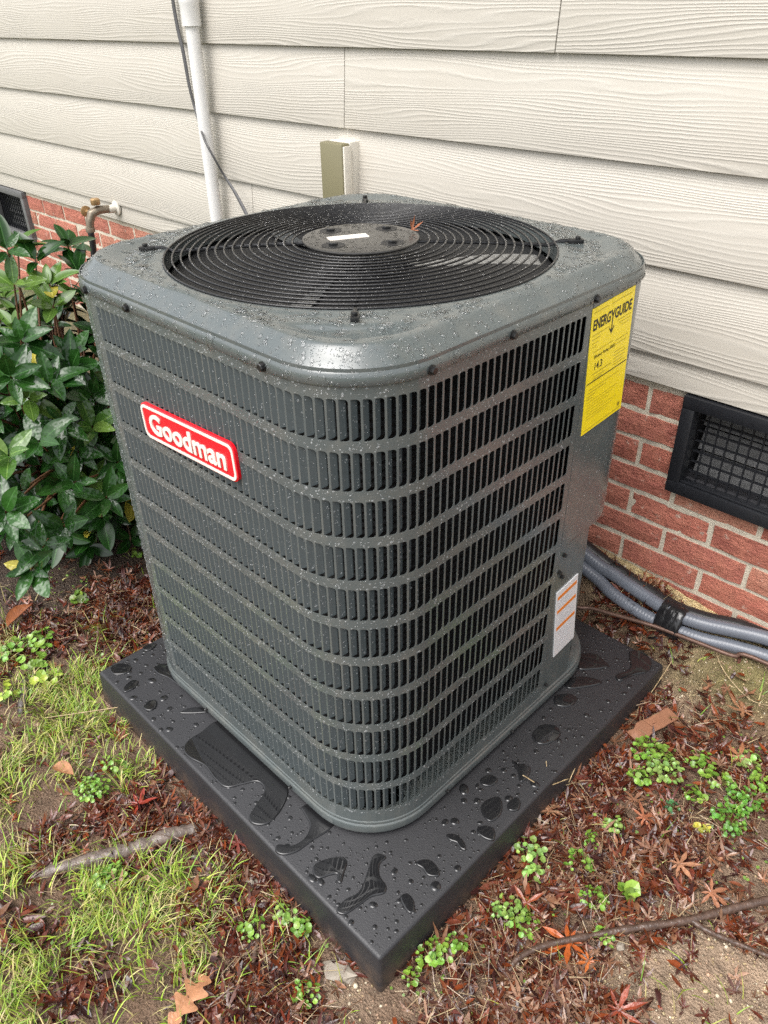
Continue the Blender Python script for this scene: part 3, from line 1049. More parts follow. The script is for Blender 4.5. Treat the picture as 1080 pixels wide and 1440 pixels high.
# ---- writing
def text_mesh(body, size, extrude, offset=0.0, align='CENTER', sx=1.0, space=1.0, shear=0.0):
    cu = bpy.data.curves.new('text', 'FONT'); cu.body = body; cu.size = size; cu.extrude = extrude; cu.offset = offset
    cu.align_x = align; cu.align_y = 'CENTER'; cu.space_character = space; cu.shear = shear; cu.resolution_u = 4
    o = bpy.data.objects.new('text', cu); COL.objects.link(o)
    dg = bpy.context.evaluated_depsgraph_get()
    me = bpy.data.meshes.new_from_object(o.evaluated_get(dg))
    bpy.data.objects.remove(o); bpy.data.curves.remove(cu)
    if sx != 1.0: me.transform(Matrix.Diagonal((sx, 1, 1, 1)))
    me.materials.clear()
    return me

def rrect(w, h, r_, n=6):
    P = []
    for cx, cy, a0 in ((w / 2 - r_, -h / 2 + r_, -90), (w / 2 - r_, h / 2 - r_, 0), (-w / 2 + r_, h / 2 - r_, 90), (-w / 2 + r_, -h / 2 + r_, 180)):
        for k in range(n + 1):
            a = R(a0 + 90 * k / n); P.append((cx + r_ * math.cos(a), cy + r_ * math.sin(a)))
    return P

def plate_layers(b, loops):
    """loops: list of (outline, z); closed top"""
    V = []; Fc = []; n = len(loops[0][0])
    for P, z in loops: V += [(x, y, z) for x, y in P]
    for i in range(len(loops) - 1):
        for k in range(n):
            k2 = (k + 1) % n; Fc.append((i * n + k, i * n + k2, (i + 1) * n + k2, (i + 1) * n + k))
    Fc.append(tuple((len(loops) - 1) * n + k for k in range(n)))
    b.add(V, Fc)

def build_badge():
    W_, H_ = .262, .064
    root = link('badge', None); apart(root)
    root.matrix_parent_inverse = ac_inv
    # local: x along face, y up, z out of the face
    rot = Matrix(((1, 0, 0, 0), (0, 0, -1, 0), (0, 1, 0, 0), (0, 0, 0, 1)))
    root.matrix_basis = Matrix.Translation((-.503, BY0 - .0005, .7075)) @ rot @ Matrix.Rotation(R(3.2), 4, 'Z')
    b = MB(); plate_layers(b, [(rrect(W_, H_, .014), 0), (rrect(W_, H_, .014), .0050), (rrect(W_ - .002, H_ - .002, .0135), .0060), (rrect(W_ - .006, H_ - .006, .012), .0060)])
    p = b.build('badge_plate', M['badge_red'], root, smooth='auto')
    # white rim
    b = MB(); P1 = rrect(W_ - .005, H_ - .005, .012); P2 = rrect(W_ - .014, H_ - .014, .009); n = len(P1)
    V = [(x, y, .0060) for x, y in P1] + [(x, y, .0071) for x, y in P1] + [(x, y, .0071) for x, y in P2] + [(x, y, .0060) for x, y in P2]
    Fc = []
    for i in range(3):
        for k in range(n):
            k2 = (k + 1) % n; Fc.append((i * n + k, i * n + k2, (i + 1) * n + k2, (i + 1) * n + k))
    b.add(V, Fc); b.build('badge_rim', M['badge_white'], root)
    me = text_mesh('Goodman', .0500, .0011, .0011, sx=1.0, space=1.02)
    xs_ = [v.co.x for v in me.vertices]; ys_ = [v.co.y for v in me.vertices]
    sc = (W_ * .815) / (max(xs_) - min(xs_)); 
    me.transform(Matrix.Translation((-(max(xs_) + min(xs_)) / 2, -(max(ys_) + min(ys_)) / 2, 0)))
    me.transform(Matrix.Diagonal((sc, .036 / (max(ys_) - min(ys_)), 1, 1)))
    o = link('lettering', me, M['badge_white'], root); o.location = (0, .0005, .0069)
build_badge()

def right_face_root(name, y0, z0, lean):
    """local x along +Y, y up, z out (+X)"""
    root = link(name, None); apart(root)
    root.matrix_parent_inverse = ac_inv
    root.matrix_basis = Matrix(((0, 0, 1, BX1), (1, 0, 0, y0), (0, 1, 0, z0), (0, 0, 0, 1))) @ Matrix.Rotation(R(lean), 4, 'Z')
    return root

def lbox(b, x0, x1, y0, y1, z0, z1): b.box(x0, x1, y0, y1, z0, z1)

def build_yellow():
    W_, H_ = .124, .224
    root = right_face_root('energy_label', .676, .766, 4.5)
    b = MB(); lbox(b, -W_ / 2, W_ / 2, -H_ / 2, H_ / 2, .0001, .0009)
    b.build('label_sheet', M['yellow_label'], root)
    z = .0011
    def T(s, x, y, size, mat='ink', **kw):
        me = text_mesh(s, size, .0001, kw.get('offset', 0), kw.get('align', 'LEFT'), kw.get('sx', 1.0))
        o = link('lettering', me, M[mat], root); o.location = (x, y, z); return o
    # heading: fitted to the sheet
    for word, xa, xb in (('ENERG', .0055, .0555), ('GUIDE', .0675, .1185)):
        me = text_mesh(word, .026, .0001, .0008, 'LEFT')
        xs_ = [v.co.x for v in me.vertices]; k_ = (xb - xa) / (max(xs_) - min(xs_))
        me.transform(Matrix.Translation((-min(xs_), 0, 0))); me.transform(Matrix.Diagonal((k_, .95, 1, 1)))
        o = link('lettering', me, M['ink'], root); o.location = (-W_ / 2 + xa, H_ / 2 - .030, z)
    b = MB()   # the arrow shaped Y
    def tri(P): 
        V = [(x, y, z - .0001) for x, y in P] + [(x, y, z + .0001) for x, y in P]; k = len(P)
        b.add(V, [tuple(range(k))[::-1], tuple(range(k, 2 * k))] + [(i, (i + 1) % k, k + (i + 1) % k, k + i) for i in range(k)])
    yx, yt = -W_ / 2 + .0615, H_ / 2 - .0195
    tri([(yx - .006, yt), (yx - .003, yt), (yx + .0012, yt - .010), (yx - .0012, yt - .012)])
    tri([(yx + .0035, yt), (yx + .0065, yt), (yx + .0018, yt - .012), (yx - .0008, yt - .010)])
    tri([(yx - .0012, yt - .010), (yx + .0016, yt - .010), (yx + .0016, yt - .036), (yx - .0012, yt - .036)])
    tri([(yx - .0075, yt - .0305), (yx - .0055, yt - .029), (yx + .0004, yt - .0375), (yx + .0002, yt - .042)])
    tri([(yx + .0078, yt - .0305), (yx + .0058, yt - .029), (yx + .0000, yt - .0375), (yx + .0002, yt - .042)])
    b.build('arrow_mark', M['ink'], root)
    b = MB()
    lbox(b, -W_ / 2 + .001, W_ / 2 - .002, -.0185, -.0168, z - .0001, z + .0001)
    b.build('printed_rule', M['ink'], root)
    T('Efficiency Rating (SEER)', -W_ / 2 + .016, .026, .0078, 'ink', sx=.85)
    T('14.3', -W_ / 2 + .018, .008, .0175, 'ink', offset=.0002, sx=.85)
    b = MB()
    def line(x0, x1, y, h=.0008): lbox(b, -W_ / 2 + x0, -W_ / 2 + x1, y - h / 2, y + h / 2, z - .0001, z + .00012)
    line(.005, .045, H_ / 2 - .008); line(.055, .115, H_ / 2 - .0085)
    line(.005, .055, H_ / 2 - .046); line(.006, .03, H_ / 2 - .053); line(.006, .024, H_ / 2 - .060); line(.006, .02, H_ / 2 - .066)
    line(.078, .118, H_ / 2 - .044); line(.084, .117, H_ / 2 - .05); line(.09, .117, H_ / 2 - .056)
    line(.012, .07, .036, .0007)
    for k, yy in enumerate((.033, .026, .012, .006, .0, -.006, -.011)): line(.078, .116 - .004 * (k % 3), yy)
    line(.014, .072, -.004, .001); line(.02, .055, -.0105); line(.018, .046, -.0145)
    line(.01, .10, -.030); line(.006, .062, -.036); line(.006, .03, -.042); line(.006, .022, -.047)
    for k in range(7): line(.008, .100 - .013 * ((k * 5) % 4), -.053 - k * .0055, .0005)
    line(.004, .120, -H_ / 2 + .006)
    lbox(b, W_ / 2 - .016, W_ / 2 - .007, -H_ / 2 + .018, -H_ / 2 + .0185, z, z + .0002)
    for k in range(4): lbox(b, W_ / 2 - .015 + .002 * k, W_ / 2 - .0138 + .002 * k, -H_ / 2 + .009 + .002 * (k % 2), -H_ / 2 + .017, z - .0001, z + .0002)
    b.build('printed_lines', M['ink_faint'], root)
build_yellow()

def build_white_label():
    W_, H_ = .0725, .183
    root = right_face_root('warning_label', .661, .2255, 7.0)
    b = MB(); lbox(b, -W_ / 2, W_ / 2, -H_ / 2, H_ / 2, -.0012, .0008)
    b.build('label_sheet', M['white_label'], root)
    b = MB()
    for y in (H_ / 2 - .018, H_ / 2 - .056, H_ / 2 - .104): lbox(b, -W_ / 2 + .004, W_ / 2 - .004, y - .0045, y + .0045, .0008, .0010)
    b.build('warning_bars', M['label_orange'], root)
    b = MB()
    rg = random.Random(3)
    for y0_, n in ((H_ / 2 - .027, 6), (H_ / 2 - .066, 8), (H_ / 2 - .115, 12)):
        for k in range(n):
            y = y0_ - k * .0042
            lbox(b, -W_ / 2 + .006, -W_ / 2 + .006 + rg.uniform(.03, .058), y, y + .0014, .0008, .0010)
    b.build('label_print', M['label_print'], root)
build_white_label()

# ------------------------------------------------------------------ things on the wall
def build_wall_things():
    # white plastic riser pipe
    t = thing('drain_pipe', 'white plastic pipe running vertically up the cream siding', 'pipe', (-1.80, 1.052, .60))
    inv = Matrix.Translation((1.80, -1.052, -.60))
    def p(o): o.parent = t; o.matrix_parent_inverse = inv; return o
    p(MB().tube([(-1.795, 1.050, z) for z in (-.05, .3, .7, 1.0, 1.235)], .0205, 20).build('pipe_body', M['pvc_white'], smooth='auto'))
    p(MB().lathe([(.0205, 1.222), (.0275, 1.224), (.0278, 1.275), (.029, 1.279), (.029, 1.300), (.0265, 1.303)], (-1.795, 1.050, 0), 24).build('coupling', M['pvc_white'], smooth='auto'))
    p(MB().tube([(-1.795, 1.050, z) for z in (1.303, 1.8, 2.98)], .0250, 20).build('upper_pipe', M['cream_plastic'], smooth='auto'))
    # grey cable
    pts = []
    for (x, y) in ((236, -60), (243, 0), (250, 40), (258, 75), (266, 120), (276, 160), (287, 195), (300, 220), (316, 248), (330, 270), (346, 300), (360, 330)):
        yy = 1.074 if y < 180 else (1.02 if y < 235 else 1.045)
        pts.append(hit(x, y, 1, yy))
    pts = catmull(pts, 6)
    mb = MB()
    V = []; Fc = []
    for i, q in enumerate(pts):        # flat twin cable that twists a little
        tw = .5 * math.sin(i * .12)
        tdir = pts[min(i + 1, len(pts) - 1)] - pts[max(i - 1, 0)]; tdir /= np.linalg.norm(tdir)
        side = np.cross(tdir, (0, -1, 0)); side /= np.linalg.norm(side); nrm = np.cross(side, tdir)
        for a in range(10):
            an = 2 * math.pi * a / 10
            cx_, cy_ = .0062 * math.cos(an), .0034 * math.sin(an)
            cx_, cy_ = cx_ * math.cos(tw) - cy_ * math.sin(tw), cx_ * math.sin(tw) + cy_ * math.cos(tw)
            V.append(q + side * cx_ + nrm * cy_)
    for i in range(len(pts) - 1):
        for a in range(10): Fc.append((i * 10 + a, i * 10 + (a + 1) % 10, (i + 1) * 10 + (a + 1) % 10, (i + 1) * 10 + a))
    mb.add(V, Fc)
    tag(mb.build('cable', M['cable_grey'], smooth=True), 'thin grey cable hanging loosely down across the white pipe', 'cable')
    # olive cover box
    b0 = (-1.26, 1.06, .87)
    t2 = thing('wall_box', 'narrow olive cover plate on a white block, on the siding behind the unit', 'electrical box', b0)
    inv2 = Matrix.Translation((-b0[0], -b0[1], -b0[2]))
    def p2(o): o.parent = t2; o.matrix_parent_inverse = inv2; return o
    p2(MB().box(-1.228, -1.150, 1.060, 1.100, .745, .970).build('mounting_block', M['cream_plastic'], bevel=.003))
    p2(MB().box(-1.236, -1.150, 1.030, 1.0598, .74, .968).build('cover', M['olive_paint'], bevel=.004))
    p2(MB().box(-1.1498, -1.1445, 1.034, 1.0598, .742, .962).build('hinge_edge', M['cream_plastic'], bevel=.001))
    # garden tap
    c = np.array([-2.545, 1.03, .605])
    t3 = thing('garden_tap', 'weathered metal garden tap on the wall above the bricks', 'tap', tuple(c))
    inv3 = Matrix.Translation(tuple(-c))
    def p3(o): o.parent = t3; o.matrix_parent_inverse = inv3; return o
    p3(MB().lathe([(.028, 1.09), (.028, 1.082), (.016, 1.078), (.015, 1.05)], (c[0], 0, c[2] + .01), 16, 'Y').build('wall_flange', M['cream_plastic'], smooth='auto'))
    p3(MB().tube([(c[0], 1.055, c[2] + .012), (c[0] - .004, 1.01, c[2] + .014), (c[0] - .010, .985, c[2] + .004), (c[0] - .014, .972, c[2] - .025), (c[0] - .015, .968, c[2] - .055)], [.014, .016, .018, .016, .0145], 12).build('spout', M['zinc'], smooth='auto'))
    p3(MB().lathe([(.016, 0), (.019, .004), (.019, .020), (.014, .024)], (c[0] - .002, 1.005, c[2] + .034), 8).build('bonnet', M['brass'], smooth='auto'))
    mb = MB()
    hc = np.array([c[0] - .058, .985, c[2] + .006])
    mb.tube([(c[0] - .012, .99, c[2] + .008), tuple(hc)], .007, 8)
    for k in range(6):
        a = 2 * math.pi * k / 6
        mb.tube([tuple(hc), (hc[0] - .003, hc[1] + .017 * math.cos(a), hc[2] + .017 * math.sin(a))], [.006, .0085], 7)
    mb.lathe([(.006, -.006), (.020, -.004), (.021, .004), (.008, .007)], tuple(hc), 14, 'X')
    p3(mb.build('handle', M['brass'], smooth='auto'))
    p3(MB().lathe([(.0175, -.062), (.0185, -.050), (.0175, -.046)], (c[0] - .015, .968, c[2]), 14).build('hose_collar', M['zinc'], smooth='auto'))
    hp = catmull([(c[0] - .015, .968, c[2] - .060), (c[0] - .020, .965, c[2] - .13), (c[0] - .04, .95, c[2] - .30), (c[0] - .05, .93, .10), (c[0] - .02, .90, .0)], 6)
    tag(MB().tube(hp, .0125, 12).build('hose', M['rubber'], smooth=True), 'black hose hanging down from the garden tap', 'hose')
build_wall_things()

# ------------------------------------------------------------------ pipes and conduits along the wall
def build_lines():
    def along(pxs, zs_, start=None):
        P = [np.array(s_) for s_ in (start or [])]
        for (x, y), z in zip(pxs, zs_): P.append(hit(x, y, 2, z))
        return P
    c1 = along([(836, 790), (860, 806), (886, 824), (915, 843), (944, 861), (985, 876), (1030, 886), (1085, 894)], [.085, .075, .068, .062, .06, .062, .066, .072], [(-.62, 1.0, .20), (-.46, 1.03, .15)])
    c2 = along([(833, 808), (858, 832), (884, 851), (912, 868), (942, 882), (985, 898), (1030, 909), (1085, 920)], [.060, .045, .036, .030, .028, .030, .034, .040], [(-.60, .97, .17), (-.44, 1.0, .12)])
    ext = lambda P: P + [P[-1] + (P[-1] - P[-2]) * 1.0 + np.array([0, 0, .0]), P[-1] + np.array([.55, .02, 0])]
    def fix(P, ymax):
        Q = []
        for q in P:
            q = q.copy(); q[1] = min(q[1], ymax); Q.append(q)
        return Q
    a1 = catmull(fix(ext(c1), 1.070), 8); a2 = catmull(fix(ext(c2), 1.052), 8)
    def ribbed(P, r_):
        n = len(P); seg = []
        d = [0.0]
        for i in range(1, n): d.append(d[-1] + np.linalg.norm(P[i] - P[i - 1]))
        L = d[-1]; m = int(L / .0052); out = []; rr = []
        A = np.array(P)
        for k in range(m + 1):
            s = L * k / m; out.append([np.interp(s, d, A[:, j]) for j in range(3)])
            rr.append(r_ * (1.0 if k % 2 else 0.993))
        return MB().tube(out, rr, 14)
    tag(ribbed(a1, .0164).build('flexible_conduit', M['conduit'], smooth=True), 'upper grey flexible conduit, nearer the brick wall', 'conduit', 'grey flexible conduits along the wall')
    tag(ribbed(a2, .0158).build('flexible_conduit', M['conduit'], smooth=True), 'lower grey flexible conduit, farther from the brick wall', 'conduit', 'grey flexible conduits along the wall')
    b1 = [q + np.array([0, .026, .006]) for q in a1]
    b1 = fix(b1, 1.078)
    tag(MB().tube([tuple(q - np.array([.0, .0, .012])) for q in b1], .019, 12).build('insulated_pipe', M['rubber'], smooth=True), 'black foam covered pipe behind the two grey conduits', 'pipe')
    cp = along([(806, 851), (830, 855), (870, 866), (905, 876), (930, 884), (985, 905), (1030, 922), (1085, 932)], [.012, .014, .020, .028, .030, .034, .036, .040], [(-.40, .93, .02)])
    cp = catmull(fix(cp + [cp[-1] + np.array([.5, .03, 0])], 1.03), 6)
    tag(MB().tube(cp, .0050, 10).build('copper_pipe', M['copper'], smooth=True), 'thin copper tube running below the grey conduits', 'pipe')
    # tape binding
    k = min(range(len(a1)), key=lambda i: abs(a1[i][0] - hit(944, 866, 2, .05)[0]))
    ctr = (np.array(a1[k]) + np.array(a2[k])) / 2 + np.array([0, .004, -.004])
    t = np.array(a1[k + 1]) - np.array(a1[k - 1]); t /= np.linalg.norm(t)
    up_ = np.array(a1[k]) - np.array(a2[k]); up_ -= t * (up_ @ t); hu = np.linalg.norm(up_); up_ /= hu
    sd = np.cross(t, up_)
    V = []; Fc = []; n = 20; rg = np.random.default_rng(4); m = 13
    for i in range(m):
        o_ = ctr + t * (-.030 + .060 * i / (m - 1))
        fl = .0018 * (i % 2) + (-.002 if i in (0, m - 1) else 0)
        for j in range(n):
            a = 2 * math.pi * j / n
            du = (hu / 2 + .024 + fl) * math.sin(a); ds_ = (.028 + fl) * math.cos(a)
            w = 1 + .03 * rg.normal()
            V.append(o_ + up_ * du * w + sd * ds_ * w + t * rg.normal() * .0012)
    for i in range(m - 1):
        for j in range(n): Fc.append((i * n + j, i * n + (j + 1) % n, (i + 1) * n + (j + 1) % n, (i + 1) * n + j))
    Fc.append(tuple(range(n))[::-1]); Fc.append(tuple((m - 1) * n + j for j in range(n)))
    b = MB(); b.add(V, Fc)
    # loose tape end
    e0 = ctr - up_ * (hu / 2 + .02)
    b.tube([e0, e0 + np.array([-.014, -.014, -.012]), e0 + np.array([-.03, -.02, -.018])], [.008, .006, .003], 6)
    tag(b.build('tape_wrap', M['tape'], smooth=True), 'crumpled black tape binding the grey conduits together', 'tape')
build_lines()

# ------------------------------------------------------------------ shrub
def leaf_template(L=1.0, Wd=.40, fold=.10, droop=.16, seed=0):
    rg = np.random.default_rng(seed)
    nu, nv = 9, 3; V = []; C = []; Fc = []
    wav = rg.uniform(-.02, .02, (nu, nv))
    for i in range(nu):
        u = i / (nu - 1)
        w = Wd / 2 * (math.sin(math.pi * min(1, u ** .88)) ** .68 if 0 < u < 1 else (.05 if u == 0 else .02))
        for j in range(nv):
            v = (j / (nv - 1)) * 2 - 1
            V.append((u * L, v * w, fold * abs(v) * w * 2.2 - droop * u * u * L + wav[i, j] * w * (abs(v))))
            C.append((abs(v), u, 0))
    for i in range(nu - 1):
        for j in range(nv - 1):
            q = i * nv + j; Fc.append((q, q + nv, q + nv + 1, q + 1))
    return np.array(V), Fc, np.array(C)

def build_shrub():
    base = np.array([-1.72, .52, 0.0]); base[2] = float(gz(base[0], base[1]))
    sh = thing('evergreen_shrub', 'glossy dark green evergreen shrub beside the unit at the left', 'shrub', tuple(base))
    rg = np.random.default_rng(21)
    temps = []
    for k in range(6):
        V, Fc, C = leaf_template(1, (.46, .42, .50, .44, .48, .40)[k], (.10, .2, .06, .16, .12, .22)[k], (.10, .22, .02, .30, .16, .05)[k], k)
        temps.append((V, Fc, C))
    meshes = {}
    for kind in ('leaf_green', 'leaf_fresh', 'leaf_yellow'):
        for k, (V, Fc, C) in enumerate(temps):
            me = new_mesh('leaf', V, Fc, True, C); me.materials.append(M[kind]); meshes[(kind, k)] = me
    # twig tips: spread through the crown's volume, mostly near its surface
    tips = []
    tries = 0
    ctr = np.array([-1.80, .50, .22]); rad = np.array([.54, .56, .50])
    while len(tips) < 480 and tries < 20000:
        tries += 1
        d = rg.normal(size=3); d /= np.linalg.norm(d)
        rr = rg.uniform(.45, 1.0) ** .55 * (1 + .16 * (fbm(d[0] * 2 + 5, d[1] * 2 + d[2] * 2, 31, 2) - .4))
        p = ctr + d * rad * rr
        g_ = float(gz(p[0], p[1]))
        if p[2] < g_ + .03 or p[1] > 1.04 or p[2] > .53: continue
        if p[0] > -.96 and p[1] > .0: continue
        if p[0] > -1.03 and p[2] < .1: continue
        if any(np.linalg.norm(p - q[0]) < .046 for q in tips): continue
        tips.append((p, d))
    # hand placed whorls seen against the slab side and the bricks
    for (px, py, dist) in ((104, 678, 2.05), (150, 700, 2.1), (20, 740, 1.95), (60, 770, 2.0), (8, 720, 1.9), (165, 650, 2.15), (55, 620, 2.05), (12, 640, 1.95), (130, 600, 2.15), (40, 560, 2.1),
                           (100, 500, 2.2), (150, 560, 2.2), (30, 480, 2.15), (20, 400, 2.2), (75, 430, 2.25), (50, 365, 2.35), (25, 345, 2.4), (110, 380, 2.45), (70, 400, 2.3), (95, 345, 2.5), (130, 420, 2.35),
                           (10, 350, 2.2), (15, 530, 2.0), (70, 540, 2.1), (85, 590, 2.1), (30, 690, 1.95), (90, 740, 2.05), (45, 800, 2.0)):
        d = ray(px, py); d /= np.linalg.norm(d)
        p = CAM + d * dist
        g_ = float(gz(p[0], p[1]))
        if p[2] < g_ + .035: p = CAM + d * (dist * (CAM[2] - g_ - .05) / (CAM[2] - p[2]))
        dd = (p - ctr) / rad; dd /= np.linalg.norm(dd)
        if any(np.linalg.norm(p - q[0]) < .035 for q in tips): continue
        tips.append((p, dd))
    tips.sort(key=lambda t: -np.linalg.norm(t[0] - CAM))
    # stems
    nst = 9; roots = []
    for k in range(nst):
        a = 2 * math.pi * k / nst; roots.append(base + np.array([.10 * math.cos(a), .10 * math.sin(a), -.02]))
    groups = {}
    for i, (p, d) in enumerate(tips):
        a = math.atan2(p[1] - base[1], p[0] - base[0]) % (2 * math.pi); groups.setdefault(int(a / (2 * math.pi) * nst) % nst, []).append(i)
    for k, idx in groups.items():
        mean = np.mean([tips[i][0] for i in idx], 0)
        fork = roots[k] * .55 + mean * .45 + np.array([0, 0, .05])
        b = MB(); b.tube(catmull([roots[k], roots[k] * .6 + fork * .4 + np.array([.01, .01, .05]), fork], 4), list(np.linspace(.011, .008, 9)), 7)
        b.build('stem', M['shrub_stem'], None, smooth=True)
        st = bpy.context.scene.objects[-1] if False else COL.objects[-1]
        st.parent = sh; st.matrix_parent_inverse = Matrix.Translation(tuple(-base))
        b = MB()
        for i in idx:
            p = tips[i][0]; mid = fork * .5 + p * .5 + rg.normal(size=3) * .02 + np.array([0, 0, .03])
            b.tube(catmull([fork, mid, p], 4), list(np.linspace(.0052, .0024, 9)), 5, cap=False)
        o = b.build('twigs', M['shrub_stem'], None, smooth=True)
        o.parent = sh; o.matrix_parent_inverse = Matrix.Translation(tuple(-base))
    # leaves
    L_all = []
    for i, (p, d) in enumerate(tips):
        axis = d * .75 + np.array([0, 0, .55]) + rg.normal(size=3) * .22
        toc = CAM - p; toc /= np.linalg.norm(toc); axis = axis + toc * .25
        axis /= np.linalg.norm(axis); ax = Vector(axis)
        u = ax.orthogonal().normalized(); w = ax.cross(u)
        n = rg.integers(5, 9); ph = rg.uniform(0, 6.28)
        top = p[2] > .42
        r_ = rg.random()
        kind0 = 'leaf_fresh' if r_ < (.28 if top else .05) else 'leaf_green'
        for k in range(n):
            a = ph + k * 2.399
            spread = rg.uniform(.9, 1.45) if k > 1 else rg.uniform(.45, .9)
            dirv = (ax * math.cos(spread) + (u * math.cos(a) + w * math.sin(a)) * math.sin(spread)).normalized()
            Ln = rg.uniform(.054, .098) * (.8 if k < 2 else 1)
            nrm = (ax - dirv * ax.dot(dirv)).normalized()
            side = nrm.cross(dirv)
            off = ax * (-.012 * (k / n)) + dirv * .004
            Mx = Matrix(((dirv.x * Ln, side.x * Ln, nrm.x * Ln, p[0] + off.x), (dirv.y * Ln, side.y * Ln, nrm.y * Ln, p[1] + off.y), (dirv.z * Ln, side.z * Ln, nrm.z * Ln, p[2] + off.z), (0, 0, 0, 1)))
            kd = kind0
            if rg.random() < .012: kd = 'leaf_yellow'
            c_ = Vector(p) + dirv * Ln * .5
            if c_.z < float(gz(c_.x, c_.y)) + .012: continue
            if c_.x > BX0 - .02 and c_.y > BY0 - .02: continue
            L_all.append((np.linalg.norm(np.array(c_) - CAM), kd, int(rg.integers(0, 6)), Mx))
    L_all.sort(key=lambda t: t[0])
    inv = Matrix.Translation(tuple(-base))
    rest = {}
    for i, (_, kd, k, Mx) in enumerate(L_all):
        if i < 300:
            o = link('leaf', meshes[(kd, k)], None, sh); o.matrix_parent_inverse = inv; o.matrix_basis = Mx
        else:
            V, Fc, C = temps[k]; A = np.array(Mx)
            rest.setdefault(kd, []).append((V @ A[:3, :3].T + A[:3, 3], Fc, C))
    for kd, items in rest.items():
        VV = np.concatenate([t[0] for t in items]); CC = np.concatenate([t[2] for t in items]); FF = []
        b0 = 0
        for V, Fc, C in items:
            FF.append(np.array(Fc) + b0); b0 += len(V)
        o = link('foliage', new_mesh('foliage', VV, np.concatenate(FF), True, CC), M[kd], sh); o.matrix_parent_inverse = inv; o['kind'] = 'stuff'
build_shrub()

# ------------------------------------------------------------------ scatter tools
def in_pad(x, y, m=.0): return (x > -.92 - m) & (x < .006 + m) & (y > -.006 - m) & (y < .92 + m)

def scatter(n, specs, region=(-1.9, .75, -.75, 1.08), floor=0.0, seed=0, pad_margin=.0):
    rg = np.random.default_rng(seed); X = []; Y = []
    tot = 0
    while tot < n:
        x = rg.uniform(region[0], region[1], 6000); y = rg.uniform(region[2], region[3], 6000)
        d = np.maximum(blob(x, y, specs), floor) * (.12 + 1.5 * sstep(.30, .62, fbm(x * 9, y * 9, seed + 3, 3)))
        ok = (rg.random(6000) < d) & ~in_pad(x, y, pad_margin)
        X.append(x[ok]); Y.append(y[ok]); tot += ok.sum()
    return np.concatenate(X)[:n], np.concatenate(Y)[:n]

def instance_np(V, Fc, pos, rots, scale, cols, deform=None):
    """V (k,3), Fc (m,q), pos (n,3), rots (n,3,3), scale (n,), cols (n,3) -> joined arrays"""
    n, k = len(pos), len(V)
    P = np.einsum('nij,kj->nki', rots, V) if deform is None else np.einsum('nij,nkj->nki', rots, deform)
    P = P * scale[:, None, None] + pos[:, None, :]
    F2 = (Fc[None] + (np.arange(n) * k)[:, None, None]).reshape(-1, Fc.shape[1])
    C = np.repeat(cols, k, 0)
    return P.reshape(-1, 3), F2, C

def rand_rots(n, tilt, rg):
    a = rg.uniform(0, 2 * np.pi, n); b = rg.normal(0, tilt, n); c = rg.normal(0, tilt, n)
    ca, sa, cb, sb, cc, sc_ = np.cos(a), np.sin(a), np.cos(b), np.sin(b), np.cos(c), np.sin(c)
    Rz = np.zeros((n, 3, 3)); Rz[:, 0, 0] = ca; Rz[:, 0, 1] = -sa; Rz[:, 1, 0] = sa; Rz[:, 1, 1] = ca; Rz[:, 2, 2] = 1
    Rx = np.zeros((n, 3, 3)); Rx[:, 0, 0] = 1; Rx[:, 1, 1] = cb; Rx[:, 1, 2] = -sb; Rx[:, 2, 1] = sb; Rx[:, 2, 2] = cb
    Ry = np.zeros((n, 3, 3)); Ry[:, 1, 1] = 1; Ry[:, 0, 0] = cc; Ry[:, 0, 2] = sc_; Ry[:, 2, 0] = -sc_; Ry[:, 2, 2] = cc
    return np.einsum('nij,njk,nkl->nil', Rx, Ry, Rz)

def maple_template():
    """palmate leaf, seven pointed lobes, unit radius; quads+tris as quads"""
    V = [(0, 0, 0)]; Fc = []; lob = [(-150, .45), (-105, .68), (-52, .9), (0, 1.0), (52, .9), (105, .68), (150, .45)]
    Lid = []
    for a, ln in lob:
        a = R(a); d = np.array([math.cos(a), math.sin(a)]); s = np.array([-d[1], d[0]]); i0 = len(V)
        for t, w in ((.22, .07), (.55, .125), (.8, .065)):
            for sg in (-1, 0, 1):
                p = d * t * ln + s * w * sg * ln; V.append((p[0], p[1], .02 * abs(sg)))
        V.append((d[0] * ln, d[1] * ln, 0)); tip = len(V) - 1
        Fc += [(0, i0, i0 + 1, i0 + 1), (0, i0 + 1, i0 + 2, i0 + 2)]
        for r_ in (0, 3):
            Fc += [(i0 + r_, i0 + r_ + 3, i0 + r_ + 4, i0 + r_ + 1), (i0 + r_ + 1, i0 + r_ + 4, i0 + r_ + 5, i0 + r_ + 2)]
        Fc += [(i0 + 6, tip, i0 + 7, i0 + 7), (i0 + 7, tip, i0 + 8, i0 + 8)]
    tri = []
    for f in Fc:
        if f[2] == f[3]: tri.append(f[:3])
        else: tri += [(f[0], f[1], f[2]), (f[0], f[2], f[3])]
    # webs between neighbouring lobes
    for k in range(6):
        tri.append((0, 1 + k * 10 + 2, 1 + (k + 1) * 10))
    return np.array(V), np.array(tri)

LEAFCOL = np.array([(0.100, 0.022, 0.012), (0.060, 0.014, 0.009), (0.15, 0.042, 0.016), (0.11, 0.030, 0.016), (0.040, 0.014, 0.012), (0.20, 0.095, 0.052), (0.085, 0.036, 0.025), (0.16, 0.036, 0.011)])

